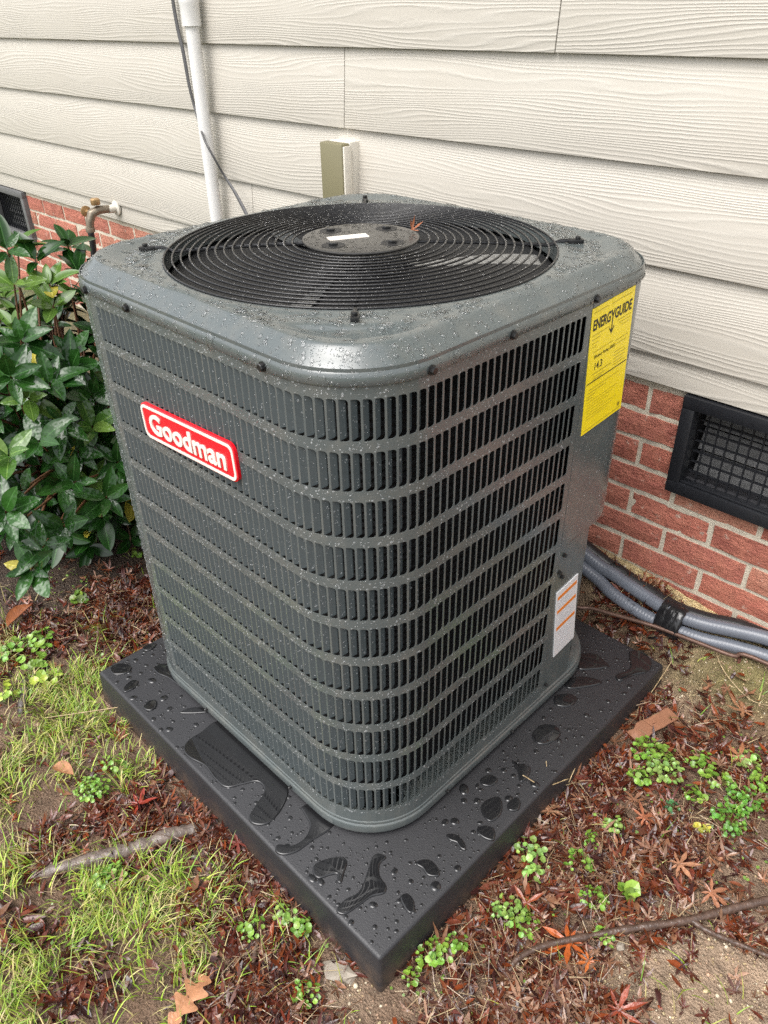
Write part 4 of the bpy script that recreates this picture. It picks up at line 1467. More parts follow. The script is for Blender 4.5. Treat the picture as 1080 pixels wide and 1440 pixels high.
def leaf_deform(V, n, rg, amt):
    r_ = np.hypot(V[:, 0], V[:, 1]); a = np.arctan2(V[:, 1], V[:, 0])
    D = np.repeat(V[None], n, 0).copy()
    curl = rg.normal(.18, .35, n)[:, None] * amt; ph = rg.uniform(0, 6.28, n)[:, None]; k = rg.uniform(.2, .7, n)[:, None] * amt
    D[:, :, 2] += curl * r_[None] ** 2 + k * r_[None] * np.sin(2 * a[None] + ph) * .6
    # each lobe bends on its own and closes towards its neighbours
    lob = np.zeros(len(V), int); lob[1:] = (np.arange(len(V) - 1) // 10)
    lb = rg.normal(0, .32, (n, 7)) * amt; sw = rg.normal(0, .30, (n, 7)) * amt
    D[:, :, 2] += lb[:, lob] * r_[None]
    da = sw[:, lob] * r_[None]; ca, sa = np.cos(da), np.sin(da)
    x, y = D[:, :, 0].copy(), D[:, :, 1].copy()
    D[:, :, 0] = x * ca - y * sa; D[:, :, 1] = x * sa + y * ca
    return D

LITTER = [(300, 960, .05, 1), (190, 905, .08, .9), (250, 900, .07, .9), (60, 900, .10, .6), (170, 850, .10, .7), (250, 1130, .07, 1), (200, 1170, .07, 1), (310, 1160, .06, 1), (340, 1220, .06, 1), (150, 1180, .06, .8), (80, 1200, .06, .6), (400, 1280, .05, .8), (290, 1290, .05, .6),
          (360, 1400, .07, 1), (300, 1390, .05, .8), (450, 1420, .05, .7), (120, 1380, .05, .5), (30, 1310, .05, .6), (420, 1330, .04, .8),
          (700, 1240, .06, 1), (760, 1200, .07, 1), (800, 1120, .07, 1), (840, 1060, .07, 1), (880, 990, .07, .9), (700, 1330, .07, .9), (640, 1400, .06, .8), (760, 1420, .06, 1), (700, 1420, .07, 1), (820, 1260, .07, .9), (900, 1220, .07, .7), (980, 1160, .07, .7), (1060, 1110, .08, .8), (960, 1060, .06, .5), (1040, 1040, .06, .5), (1060, 1300, .05, .5), (930, 1290, .05, .5), (840, 1400, .05, .6), (600, 1390, .03, .7),
          (860, 885, .045, 1), (900, 895, .045, 1), (830, 800, .03, .8), (845, 850, .04, 1), (940, 925, .035, .7), (1075, 865, .02, .6), (848, 765, .03, .9), (1000, 1010, .05, .5), (1075, 1180, .06, .7)]
def build_litter():
    V, Fc = maple_template(); rg = np.random.default_rng(5)
    n = 6600
    x, y = scatter(n, LITTER, (-1.75, .62, -.62, 1.075), .02, 41, -.004)
    z = gz(x, y) + rg.uniform(.001, .010, n)
    s = rg.uniform(.012, .029, n)
    cols = LEAFCOL[rg.integers(0, len(LEAFCOL), n)] * rg.uniform(.6, 1.35, (n, 1))
    pale = (rg.random(n) < .30 * sstep(-.05, .15, x))[:, None]
    cols = np.where(pale, np.array((.24, .135, .085)) * rg.uniform(.6, 1.3, (n, 1)), cols)
    P, F2, C = instance_np(V, Fc, np.stack([x, y, z], -1), rand_rots(n, .24, rg), s, cols, leaf_deform(V, n, rg, 1.0))
    o = link('leaf_litter', new_mesh('leaf_litter', P, F2, False, C), M['dead_leaf'])
    tag(o, 'wet red-brown maple leaf litter covering the soil around the slab', 'leaf litter', kind='stuff')
    # broken and elongated scraps among them
    n = 3000
    Vs = np.array([(-1, 0, 0), (-.45, -.26, .06), (-.4, .24, .10), (.25, -.28, .02), (.3, .25, .12), (1, .03, .05), (-.05, 0, -.03)])
    Fs = np.array([(0, 1, 6), (1, 3, 6), (3, 5, 6), (5, 4, 6), (4, 2, 6), (2, 0, 6)])
    x, y = scatter(n, LITTER, (-1.75, .62, -.62, 1.075), .03, 47, -.004)
    cols = LEAFCOL[rg.integers(0, len(LEAFCOL), n)] * rg.uniform(.5, 1.5, (n, 1))
    Dv = np.repeat(Vs[None], n, 0) * rg.uniform(.6, 1.3, (n, 1, 3)); Dv[:, :, 2] += rg.normal(0, .3, (n, 1)) * Dv[:, :, 0] ** 2
    P, F2, C = instance_np(Vs, Fs, np.stack([x, y, gz(x, y) + rg.uniform(.002, .014, n)], -1), rand_rots(n, .28, rg), rg.uniform(.007, .022, n), cols, Dv)
    tag(link('leaf_scraps', new_mesh('leaf_scraps', P, F2, False, C), M['dead_leaf']), 'broken brown leaf scraps mixed into the wet litter', 'leaf litter', kind='stuff')
    # a few leaves one can pick out
    spots = [(800, 1325, .052, (0.36, .085, .02), 'bright orange star-shaped maple leaf lying beside the fallen branch'),
             (828, 1352, .026, (.42, .12, .03), 'small orange maple leaf just right of the branch end'),
             (772, 1140, .045, (.30, .15, .085), 'pale brown maple leaf on the soil right of the slab'),
             (905, 1150, .040, (.33, .12, .06), 'light red-brown maple leaf below the green weeds at right'),
             (955, 1215, .040, (.33, .16, .09), 'tan maple leaf lying on bare soil at right'),
             (1000, 1255, .040, (.30, .13, .07), 'tan star-shaped leaf above the branch fork'),
             (915, 1195, .036, (.22, .11, .07), 'faded maple leaf with narrow points right of the weeds'),
             (195, 1130, .040, (.26, .035, .02), 'dark red maple leaf at the left of the buried root'),
             (335, 1185, .034, (.14, .03, .02), 'dark maple leaf lying on the root end near the slab'),
             (870, 1420, .042, (.22, .045, .02), 'rusty maple leaf at the bottom edge, on the sandy soil'),
             (740, 1270, .040, (.20, .05, .02), 'glossy red-brown maple leaf close to the slab corner'),
             (1045, 1000, .042, (.30, .15, .08), 'curled brown maple leaf on the mossy patch'),
             (1040, 1065, .040, (.28, .12, .06), 'brown maple leaf at the right edge above the weeds')]
    for i, (px, py, s_, col, lab) in enumerate(spots):
        g_ = G(px, py, .018)
        D = leaf_deform(V, 1, rg, .45)[0] * s_
        tocam = (CAM - g_); tocam /= np.linalg.norm(tocam)
        Rm = rand_rots(1, .12, rg)[0]
        Pv = D @ Rm.T
        # stalk
        st = MB(); st.add([tuple(v) for v in Pv], [tuple(f) for f in Fc])
        e = Rm @ np.array([-.75 * s_, .1 * s_, -.004]); st.tube([tuple(Rm @ np.array([0, 0, 0.0])), tuple(e * .5 + np.array([0, 0, .004])), tuple(e)], .0006, 4)
        me = new_mesh('maple_leaf', st.v, st.f, False, np.tile(np.array(col), (len(st.v), 1)))
        o = link('maple_leaf', me, M['dead_leaf']); o.location = tuple(g_)
        tag(o, lab, 'leaf', 'fallen maple leaves')
    # oak leaf
    g_ = G(264, 1412, .02)
    Vv = []; Ff = []; half = []
    for k in range(45):
        u = k / 44; env = .27 * math.sin(math.pi * min(1, u * 1.02)) ** .7 * (1.15 - .35 * u)
        lobe = .28 + .72 * (.5 + .5 * math.cos(2 * math.pi * (4 * u - .35))) ** .8
        half.append((u, max(.004, env * lobe) if 0 < k < 44 else .003))
    for i, (u, w) in enumerate(half):
        zc = .05 * math.sin(u * 3.0)
        Vv += [(u - .30 * w, -w, zc + w * .35), (u, 0, zc), (u - .30 * w, w, zc + w * .30 + .02 * math.sin(u * 9))]
    for i in range(len(half) - 1):
        q = 3 * i; Ff += [(q, q + 3, q + 4, q + 1), (q + 1, q + 4, q + 5, q + 2)]
    d0 = G(300, 1370)[:2] - G(243, 1445)[:2]; a = math.atan2(d0[1], d0[0]) + math.pi
    A = np.array(Vv); A[:, 0] -= .5; A *= .098; ca, sa = math.cos(a), math.sin(a)
    A = np.stack([A[:, 0] * ca - A[:, 1] * sa, A[:, 0] * sa + A[:, 1] * ca, A[:, 2]], -1)
    st = MB(); st.add([tuple(v) for v in A], Ff)
    p0 = A[1]; st.tube([tuple(p0), (p0[0] - .012 * ca, p0[1] - .012 * sa, p0[2] - .004), (p0[0] - .022 * ca + .003, p0[1] - .022 * sa, p0[2] - .010)], [.0011, .0009, .0008], 5)
    o = link('oak_leaf', new_mesh('oak_leaf', st.v, st.f, False, np.tile(np.array((.40, .19, .095)), (len(st.v), 1))), M['dead_leaf']); o.location = tuple(g_)
    tag(o, 'single lobed tan oak leaf lying in the grass at the bottom edge', 'leaf')
    # plain brown leaves at left
    for (px, py, L, ang, col, lab) in ((28, 868, .085, 1.9, (.24, .085, .035), 'large curled brown leaf at the left edge below the shrub'),
                                       (90, 1085, .060, .3, (.36, .17, .08), 'tan pointed leaf lying in the grass left of the slab')):
        g_ = G(px, py, .022); Vt, Ft, Ct = leaf_template(1, .46, .5, -.12, 3)
        Vt = (Vt - np.array([.5, 0, 0])) * L; ca, sa = math.cos(ang), math.sin(ang)
        Vt = np.stack([Vt[:, 0] * ca - Vt[:, 1] * sa, Vt[:, 0] * sa + Vt[:, 1] * ca, Vt[:, 2]], -1)
        o = link('broad_leaf', new_mesh('broad_leaf', Vt, Ft, True, np.tile(np.array(col), (len(Vt), 1))), M['dead_leaf']); o.location = tuple(g_)
        tag(o, lab, 'leaf')
build_litter()

# ------------------------------------------------------------------ grass
GRASS = [(40, 1000, .09, .8), (100, 960, .08, .8), (60, 1060, .09, .9), (150, 1020, .05, .7), (20, 1100, .08, .8), (180, 1090, .04, .9), (60, 1290, .08, 1), (150, 1290, .08, 1), (40, 1380, .08, 1), (130, 1400, .07, 1), (230, 1340, .07, 1), (220, 1260, .05, .7), (30, 1230, .05, .6), (200, 1440, .06, 1), (330, 1310, .05, .7), (400, 1310, .04, .8), (430, 1370, .04, .6), (300, 1250, .04, .5), (460, 1300, .03, .6), (10, 920, .08, .7), (130, 900, .06, .5), (200, 870, .05, .35), (1070, 960, .04, .3), (240, 960, .04, .5), (470, 1390, .03, .5), (60, 1440, .08, 1), (130, 1340, .06, .8), (350, 1430, .04, .3), (780, 1160, .04, .12), (640, 1350, .03, .15), (970, 1400, .05, .12)]
def build_grass():
    rg = np.random.default_rng(8); n = 6200
    x, y = scatter(n, GRASS, (-1.7, .6, -.62, 1.0), .006, 61, .004)
    # grow in tufts
    L = rg.uniform(.022, .068, n) * (.7 + .6 * fbm(x * 8, y * 8, 77, 2))
    a = 2 * np.pi * vnoise(x * 16, y * 16, 5) * 2 + rg.normal(0, .9, n)
    lean = rg.uniform(.35, 1.35, n); bend = rg.uniform(.2, 1.0, n)
    z0 = gz(x, y)
    w = rg.uniform(.0007, .0016, n)
    K = 5; P = np.zeros((n, K, 2, 3)); px, py, pz = x.copy(), y.copy(), z0.copy() - .003
    th = lean * .55
    dx, dy = np.cos(a), np.sin(a); twist = rg.normal(0, .3, n)
    for k in range(K):
        ww = w * (1 - .93 * (k / (K - 1)) ** 1.6)
        sx, sy = -np.sin(a + twist), np.cos(a + twist)
        P[:, k, 0] = np.stack([px - sx * ww, py - sy * ww, pz], -1)
        P[:, k, 1] = np.stack([px + sx * ww, py + sy * ww, pz + ww * .4], -1)
        st = L / (K - 1)
        px = px + np.sin(th) * dx * st; py = py + np.sin(th) * dy * st; pz = np.maximum(pz + np.cos(th) * st, gz(px, py) + .002)
        th = th + bend * .42
    i = np.arange(K - 1); Fk = np.stack([2 * i, 2 * i + 1, 2 * i + 3, 2 * i + 2], -1)
    F2 = (Fk[None] + (np.arange(n) * 2 * K)[:, None, None]).reshape(-1, 4)
    gcol = np.array([(.31, .50, .045), (.46, .58, .08), (.21, .39, .035), (.66, .56, .24), (.56, .47, .20), (.36, .53, .055), (.50, .54, .10)])
    straw = vnoise(x * 4 + 9, y * 4, 91)
    idx = np.where(rg.random(n) < .12 + .45 * straw, rg.integers(3, 5, n), rg.choice([0, 1, 2, 5, 6], n))
    C = np.repeat(gcol[idx] * rg.uniform(.4, 1.0, (n, 1)), 2 * K, 0)
    o = link('grass', new_mesh('grass', P.reshape(-1, 3), F2, True, C), M['grass_blade'])
    tag(o, 'thin yellow-green grass growing through the leaf litter', 'grass', kind='stuff')
build_grass()

# ------------------------------------------------------------------ weeds
def weed_mesh(n, rad, size, hgt, col, rg, gx, gy):
    b = MB(); C = []
    z00 = float(gz(gx, gy))
    for i in range(n):
        a = rg.uniform(0, 6.28); r_ = rad * rg.random() ** .6
        x, y = gx + r_ * math.cos(a), gy + r_ * math.sin(a)
        if in_pad(np.array(x), np.array(y), .004): continue
        z = float(gz(x, y)) + .010 + hgt * rg.uniform(.35, 1.1) * (1 - .4 * r_ / rad)
        s = size * rg.uniform(.5, 1.3); k0 = len(b.v)
        up_ = Vector((rg.normal(0, .35) + .3 * math.cos(a), rg.normal(0, .35) + .3 * math.sin(a), 1)).normalized(); u = up_.orthogonal().normalized(); u.rotate(Matrix.Rotation(rg.uniform(0, 6.28), 3, up_)); w = up_.cross(u)
        c = Vector((x, y, z))
        ring = [c + (u * math.cos(t) * (1.0 if abs(t - math.pi) > .1 else .75) + w * math.sin(t) * .9) * s + up_ * s * .22 for t in np.linspace(0, 2 * math.pi, 9)[:-1]]
        b.add([c] + ring, [(0, 1 + k, 1 + (k + 1) % 8) for k in range(8)])
        cc = np.array(col) * rg.uniform(.65, 1.3) * np.array([rg.uniform(.85, 1.2), 1, rg.uniform(.8, 1.1)])
        C += [cc * 1.15] + [cc] * 8
        st0 = Vector((gx + (x - gx) * .45, gy + (y - gy) * .45, z00 - .002)); m = (st0 + c) / 2 + Vector((0, 0, .003))
        k1 = len(b.v); b.tube([st0, m, c], .0006, 3, cap=False)
        C += [np.array((.22, .24, .06))] * (len(b.v) - k1)
    V = [(v[0] - gx, v[1] - gy, v[2] - z00) for v in b.v]
    return new_mesh('weed', V, b.f, False, C), (gx, gy, z00)

WEEDS = [(915, 1060, .034, 40, .0062, .020, 'leafy clover-like weed beside the flat bark piece'),
         (935, 1085, .030, 34, .0058, .022, 'pale green weed clump in front of the bark piece'),
         (900, 1095, .022, 20, .0055, .016, 'low weed nearest the slab at right'),
         (985, 1075, .026, 20, .0060, .014, 'sparse weed between the bark piece and the right edge'),
         (1005, 1098, .022, 14, .0066, .012, 'round-leaved weed on bare soil at right'),
         (1050, 1072, .022, 14, .0072, .014, 'weed with round pale leaves near the right edge'),
         (1065, 1100, .020, 16, .0066, .014, 'bright weed touching the right edge of the picture'),
         (1045, 1130, .030, 46, .0050, .020, 'dense dark green weed cushion at right'),
         (1025, 1155, .030, 44, .0048, .018, 'dense weed cushion just below the dark green one'),
         (975, 1120, .018, 10, .0064, .010, 'three-leaved weed among brown leaves at right'),
         (945, 1140, .012, 8, .0048, .012, 'tiny blue-green seedling among the brown leaves'),
         (985, 1170, .012, 7, .0052, .010, 'tiny yellowing seedling by the thin twig'),
         (745, 1200, .024, 14, .0064, .022, 'tall pale weed beside the right edge of the slab'),
         (752, 1228, .018, 10, .0062, .016, 'pale weed just below the tall one by the slab'),
         (815, 1215, .022, 16, .0054, .016, 'green weed in the middle of the litter right of the slab'),
         (830, 1185, .016, 10, .0050, .014, 'little weed above the middle one right of the slab'),
         (865, 1165, .020, 16, .0046, .014, 'fine-leaved weed below the pale brown leaf'),
         (880, 1262, .016, 6, .0150, .014, 'broad-leaved bright green weed near the branch'),
         (835, 1265, .022, 18, .0054, .014, 'small-leaved weed left of the broad-leaved one'),
         (715, 1285, .026, 26, .0056, .016, 'light green weed patch right of the slab corner'),
         (738, 1300, .022, 18, .0056, .014, 'weed patch between the slab corner and the branch end'),
         (610, 1345, .026, 26, .0056, .018, 'bright weed at the foot of the slab near its front corner'),
         (580, 1375, .014, 10, .0054, .012, 'small weed right beside the slab front corner'),
         (850, 1322, .016, 12, .0052, .012, 'weed growing under the fallen branch'),
         (645, 1330, .018, 14, .0050, .014, 'weed against the slab side near the front'),
         (130, 1110, .030, 60, .0044, .028, 'bushy bright green weed left of the slab'),
         (160, 1078, .024, 20, .0052, .024, 'tall sprig of weed leaning against the slab edge'),
         (55, 905, .040, 20, .0085, .026, 'bright green clover patch at the left edge'),
         (10, 915, .040, 22, .0080, .026, 'clover patch at the extreme left'),
         (45, 935, .030, 9, .0120, .028, 'weed with large pointed leaves in the left grass'),
         (65, 960, .030, 10, .0105, .022, 'yellow-green weed below the large-leaved one'),
         (12, 975, .028, 14, .0085, .022, 'yellowish clover at the left edge beside the buried root'),
         (116, 842, .024, 8, .0105, .012, 'round-leaved weed on the dark soil under the shrub'),
         (62, 893, .014, 4, .0095, .020, 'two-leaved seedling above the left grass'),
         (185, 782, .028, 7, .0090, .008, 'small round seedlings beside the unit base at left'),
         (145, 1235, .020, 16, .0050, .016, 'small weed tuft just below the buried root'),
         (165, 1228, .018, 14, .0050, .016, 'weed tuft touching the buried root'),
         (355, 1310, .020, 14, .0056, .018, 'weed in the grass left of the slab front corner'),
         (400, 1290, .018, 12, .0060, .020, 'light green sprig by the slab left side'),
         (425, 1305, .016, 12, .0056, .018, 'weed against the slab left side near the front'),
         (430, 1400, .020, 14, .0056, .016, 'weed in the litter at the bottom edge')]
def build_weeds():
    rg = np.random.default_rng(31)
    for (px, py, rad, n, size, h, lab) in WEEDS:
        p = G(px, py, h * .6); col = (.15, .28, .04) if py > 850 else (.11, .19, .03)
        if 'yellowing' in lab: col = (.34, .34, .05)
        elif 'yellow' in lab: col = (.24, .33, .045)
        if 'blue-green' in lab: col = (.06, .17, .07)
        if 'pale' in lab or 'light' in lab: col = (.20, .33, .08)
        if 'dark green' in lab: col = (.10, .24, .035)
        me, loc = weed_mesh(int(n * 1.7), rad * 1.15, size, h, col, rg, p[0], p[1])
        o = link('weed', me, M['weed_leaf']); o.location = loc
        tag(o, lab, 'weed', 'small weeds around the slab')
    # seedlings too small and many to single out
    n = 700; V = np.array([(0, 0, 0), (.5, -.45, .12), (1, 0, .1), (.5, .45, .12)]); Fc = np.array([(0, 1, 2, 3)])
    sp = [(900, 1110, .12, .6), (1000, 1110, .12, .7), (800, 1230, .10, .5), (720, 1290, .08, .6), (100, 950, .15, .6), (150, 1100, .08, .6), (400, 1330, .08, .6), (90, 1300, .10, .4), (600, 1370, .05, .5), (100, 830, .12, .35), (1010, 960, .08, .5)]
    x, y = scatter(n, sp, (-1.6, .6, -.5, 1.05), .004, 71, .004)
    z = gz(x, y) + rg.uniform(.002, .014, n)
    P, F2, C = instance_np(V, Fc, np.stack([x, y, z], -1), rand_rots(n, .4, rg), rg.uniform(.004, .009, n), np.array((.15, .25, .045)) * rg.uniform(.6, 1.3, (n, 1)))
    tag(link('seedlings', new_mesh('seedlings', P, F2, False, C), M['weed_leaf']), 'scattered tiny green seedlings on the soil', 'seedlings', kind='stuff')
build_weeds()

# ------------------------------------------------------------------ roots, branches, stones, straw
def woody(name, pts, rad, col, lab, cat, branches=(), n=9, wob=.12, seed=0):
    rg = np.random.default_rng(seed); b = MB()
    def one(P, r_):
        Q = catmull(P, 8); rr = np.interp(np.linspace(0, 1, len(Q)), np.linspace(0, 1, len(r_)), r_) * (1 + wob * rg.normal(size=len(Q)))
        b.tube(Q, list(rr), n)
    one(pts, rad)
    for P, r_ in branches: one(P, r_)
    C = np.tile(np.array(col), (len(b.v), 1)) * rg.uniform(.8, 1.2, (len(b.v), 1))
    o = pts[0]
    me = new_mesh(name, [tuple(np.array(v) - o) for v in b.v], b.f, True, C)
    ob = link(name, me, M['twig_bark']); ob.location = tuple(o)
    tag(ob, lab, cat); return ob
def build_woody():
    P = [G(x, y, h) for x, y, h in ((716, 1366, .012), (728, 1348, .016), (765, 1330, .018), (830, 1316, .018), (900, 1304, .018), (968, 1294, .018), (1020, 1280, .018), (1095, 1262, .018))]
    B = [G(x, y, h) for x, y, h in ((972, 1294, .018), (995, 1309, .015), (1030, 1324, .013), (1095, 1350, .012))]
    woody('fallen_branch', P, [.0035, .005, .0055, .006, .0065, .007, .007, .007], (.085, .052, .038), 'forked dark wet branch lying across the soil at bottom right', 'branch', [(B, [.0055, .005, .0045, .004])], seed=1)
    P = [G(x, y, h) for x, y, h in ((20, 1240, -.008), (75, 1224, .003), (140, 1207, .008), (190, 1193, .009), (235, 1177, .007), (270, 1168, .005), (300, 1165, -.004))]
    woody('tree_root', P, [.006, .013, .016, .014, .016, .014, .008], (.15, .115, .095), 'thick grey-brown root half buried left of the slab', 'root', wob=.10, seed=2)
    P = [G(x, y, h) for x, y, h in ((35, 955, -.004), (36, 970, .004), (32, 988, .005), (30, 1005, -.004))]
    woody('tree_root', P, [.008, .011, .011, .008], (.075, .06, .055), 'short dark root poking out of the left grass', 'root', wob=.12, seed=3)
    P = [G(x, y, h) for x, y, h in ((368, 1300, .012), (361, 1330, .010), (355, 1360, .008), (350, 1382, .004))]
    woody('stick', P, [.003, .004, .004, .003], (.09, .055, .04), 'short dark stick upright in the grass left of the slab corner', 'stick', seed=4)
    P = [G(x, y, h) for x, y, h in ((950, 1155, .006), (985, 1172, .007), (1020, 1192, .006), (1045, 1205, .004))]
    woody('stick', P, [.002, .003, .003, .002], (.16, .12, .10), 'thin grey twig between the weeds at right', 'stick', seed=5)
    # dry stalks over the slab's right edge
    for k, (pp, lab) in enumerate((([(729, 1178, .0), (762, 1120, .03), (770, 1098, .06), (768, 1070, .09)], 'dry straw stalk leaning over the right edge of the slab'),
                                   ([(735, 1090, .10), (765, 1105, .075), (800, 1095, .06)], 'dry forked stalk lying on the slab right edge'),
                                   ([(800, 1100, .03), (815, 1065, .05), (830, 1035, .06), (862, 1020, .04)], 'long dry grass stalk along the slab right side'),
                                   ([(990, 912, .01), (1010, 950, .012), (1050, 985, .014), (1085, 1000, .01)], 'long pale grass stem on the mossy soil at right'),
                                   ([(915, 975, .01), (935, 945, .03), (945, 930, .04)], 'dry stem standing behind the slab right corner'),
                                   ([(60, 1010, .02), (130, 1000, .03), (230, 985, .01)], 'pale dry stem lying in the grass left of the slab'))):
        P = [G(x, y, h) for x, y, h in pp]
        woody('dry_stalk', P, [.0010, .0012, .0008], (.42, .31, .17), lab, 'stalk', n=5, wob=.05, seed=20 + k)
    def stone(px, py, r_, sq, col, lab, name='stone', mat='stone'):
        p = G(px, py); rg = np.random.default_rng(int(px)); bm = bmesh.new(); bmesh.ops.create_icosphere(bm, subdivisions=2, radius=1)
        for v in bm.verts:
            k = 1 + .16 * rg.normal(); v.co = Vector((v.co.x * r_ * sq[0] * k, v.co.y * r_ * sq[1] * k, v.co.z * r_ * sq[2] * k))
        me = bpy.data.meshes.new(name); bm.to_mesh(me); bm.free(); o = link(name, me, M[mat]); o.location = (p[0], p[1], p[2] + r_ * sq[2] * .35); o.rotation_euler = (0, 0, px)
        tag(o, lab, 'stone')
    stone(478, 1368, .022, (1.2, .8, .45), None, 'flat grey-brown stone left of the slab front corner')
    stone(355, 1243, .013, (1, .9, .7), None, 'small tan stone against the slab left side')
    stone(1078, 1325, .014, (1, .8, .6), None, 'reddish stone at the right edge below the branch')
    stone(872, 1332, .009, (1, .8, .5), None, 'little stone beside the branch at bottom right')
    # flat bark
    c0, c1 = G(888, 1036, .012), G(945, 1002, .014)
    d = c1 - c0; L = np.linalg.norm(d); d /= L; s = np.cross((0, 0, 1), d); s /= np.linalg.norm(s); b = MB(); rg = np.random.default_rng(2)
    V = []; Fc = []
    for i in range(9):
        t = i / 8; w0_, w1_ = (.018 + rg.normal() * .0014, .016 + rg.normal() * .0022)
        for (w, z) in ((-w0_, -.002), (-w0_, .002), (w1_, .004), (w1_, -.001)):
            q = c0 + d * (t * L * 1.02) + s * w; V.append((q[0], q[1], q[2] + z + .002 * math.sin(t * 5)))
    for i in range(8):
        for j in range(4): Fc.append((i * 4 + j, i * 4 + (j + 1) % 4, (i + 1) * 4 + (j + 1) % 4, (i + 1) * 4 + j))
    Fc += [(3, 2, 1, 0), (32, 33, 34, 35)]
    b.add(V, Fc); tag(b.build('bark_piece', M['bark_piece'], bevel=.0008, seg=1), 'flat reddish-brown piece of bark right of the slab', 'bark')
    # grit
    n = 4200; rg = np.random.default_rng(77)
    sp = TAN + [(s0, s1, r_ * .9, 1) for s0, s1, r_, _ in SAND] + [(700, 1380, .1, .2), (1050, 950, .1, .4)]
    x, y = scatter(n, sp, (-1.6, .65, -.6, 1.085), .02, 81, .0)
    bm = bmesh.new(); bmesh.ops.create_icosphere(bm, subdivisions=1, radius=1); Vv = np.array([tuple(v.co) for v in bm.verts]); Fv = np.array([[v.index for v in f.verts] for f in bm.faces]); bm.free()
    s = np.exp(rg.normal(-6.45, .42, n)); sc3 = rg.uniform(.6, 1.2, (n, 1, 3)); sc3[:, :, 2] *= .7
    col = np.array([(.40, .30, .16), (.52, .42, .24), (.30, .20, .13), (.46, .30, .2), (.60, .52, .38)])[rg.integers(0, 5, n)] * rg.uniform(.6, 1.15, (n, 1))
    P, F2, C = instance_np(Vv, Fv, np.stack([x, y, gz(x, y) + s * .2], -1), rand_rots(n, .5, rg), s, col, Vv[None] * sc3)
    tag(link('gravel', new_mesh('gravel', P, F2, False, C), M['pebble']), 'fine tan grit and pebbles on the soil', 'gravel', kind='stuff')
    # needles and chopped stems in the litter
    n = 2600; x, y = scatter(n, LITTER + [(950, 830, .1, .5), (900, 900, .1, .6)], (-1.6, .62, -.6, 1.08), .05, 91, .0)
    Vv = np.array([(-1, -.035, 0), (1, -.02, 0), (1, .02, .02), (-1, .035, .02)]); Fv = np.array([(0, 1, 2, 3)])
    col = np.array([(.16, .09, .05), (.30, .21, .12), (.40, .31, .18), (.10, .05, .03)])[rg.integers(0, 4, n)]
    P, F2, C = instance_np(Vv, Fv, np.stack([x, y, gz(x, y) + rg.uniform(.008, .022, n)], -1), rand_rots(n, .22, rg), rg.uniform(.008, .024, n), col)
    tag(link('dry_needles', new_mesh('dry_needles', P, F2, False, C), M['dead_leaf']), 'thin dry stems and needles strewn over the litter', 'debris', kind='stuff')
    # torn leaf caught on the fan grille
    V, Fc = maple_template(); rg = np.random.default_rng(6)
    p = hit(580, 325, 2, .945); D = leaf_deform(V, 1, rg, 1.4)[0] * .015
    D = D @ rand_rots(1, .5, rg)[0].T
    o = link('maple_leaf', new_mesh('maple_leaf', D, Fc, False, np.tile(np.array((.36, .13, .06)), (len(D), 1))), M['dead_leaf']); o.location = (p[0], p[1], .947)
    tag(o, 'small torn orange leaf caught on the fan grille', 'leaf')
build_woody()

# ------------------------------------------------------------------ rain water
def cap_template(seg, rings, h):
    V = [(0, 0, h)]; Fc = []
    for r_ in range(1, rings + 1):
        a = r_ / rings * math.pi / 2 * .98
        for k in range(seg):
            t = 2 * math.pi * k / seg; V.append((math.sin(a) * math.cos(t), math.sin(a) * math.sin(t), h * math.cos(a)))
    for k in range(seg): Fc.append((0, 1 + k, 1 + (k + 1) % seg))
    for r_ in range(rings - 1):
        for k in range(seg):
            a, b_ = 1 + r_ * seg + k, 1 + r_ * seg + (k + 1) % seg
            Fc += [(a, a + seg, b_ + seg), (a, b_ + seg, b_)]
    return np.array(V), np.array(Fc)

def drops(name, P, N, rad, label, seg=6, rings=2, h=.55, stretch=None, sink=.06, ang=None, seed=0):
    """domes on points P with normals N"""
    rg = np.random.default_rng(seed); n = len(P)
    V, Fc = cap_template(seg, rings, h)
    N = N / np.linalg.norm(N, axis=1, keepdims=True)
    ref = np.where(np.abs(N[:, 2:3]) > .9, np.array([[1., 0, 0]]), np.array([[0, 0, 1.]]))
    A = np.cross(ref, N); A /= np.linalg.norm(A, axis=1, keepdims=True); B = np.cross(N, A)
    if ang is not None:
        c, s = np.cos(ang)[:, None], np.sin(ang)[:, None]; A, B = A * c + B * s, -A * s + B * c
    st = np.ones(n) if stretch is None else stretch
    Rm = np.stack([A, B * st[:, None], N], -1)
    Q, F2, _ = instance_np(V, Fc, P - N * (rad * h * sink)[:, None], Rm, rad, np.zeros((n, 3)))
    o = link(name, new_mesh(name, Q, F2, True), M['slab_water' if 'slab' in label else ('water_flat' if ('flat' in label or 'shoulder' in label or 'grille' in label) else 'water')])
    tag(o, label, 'water droplets', kind='stuff'); return o

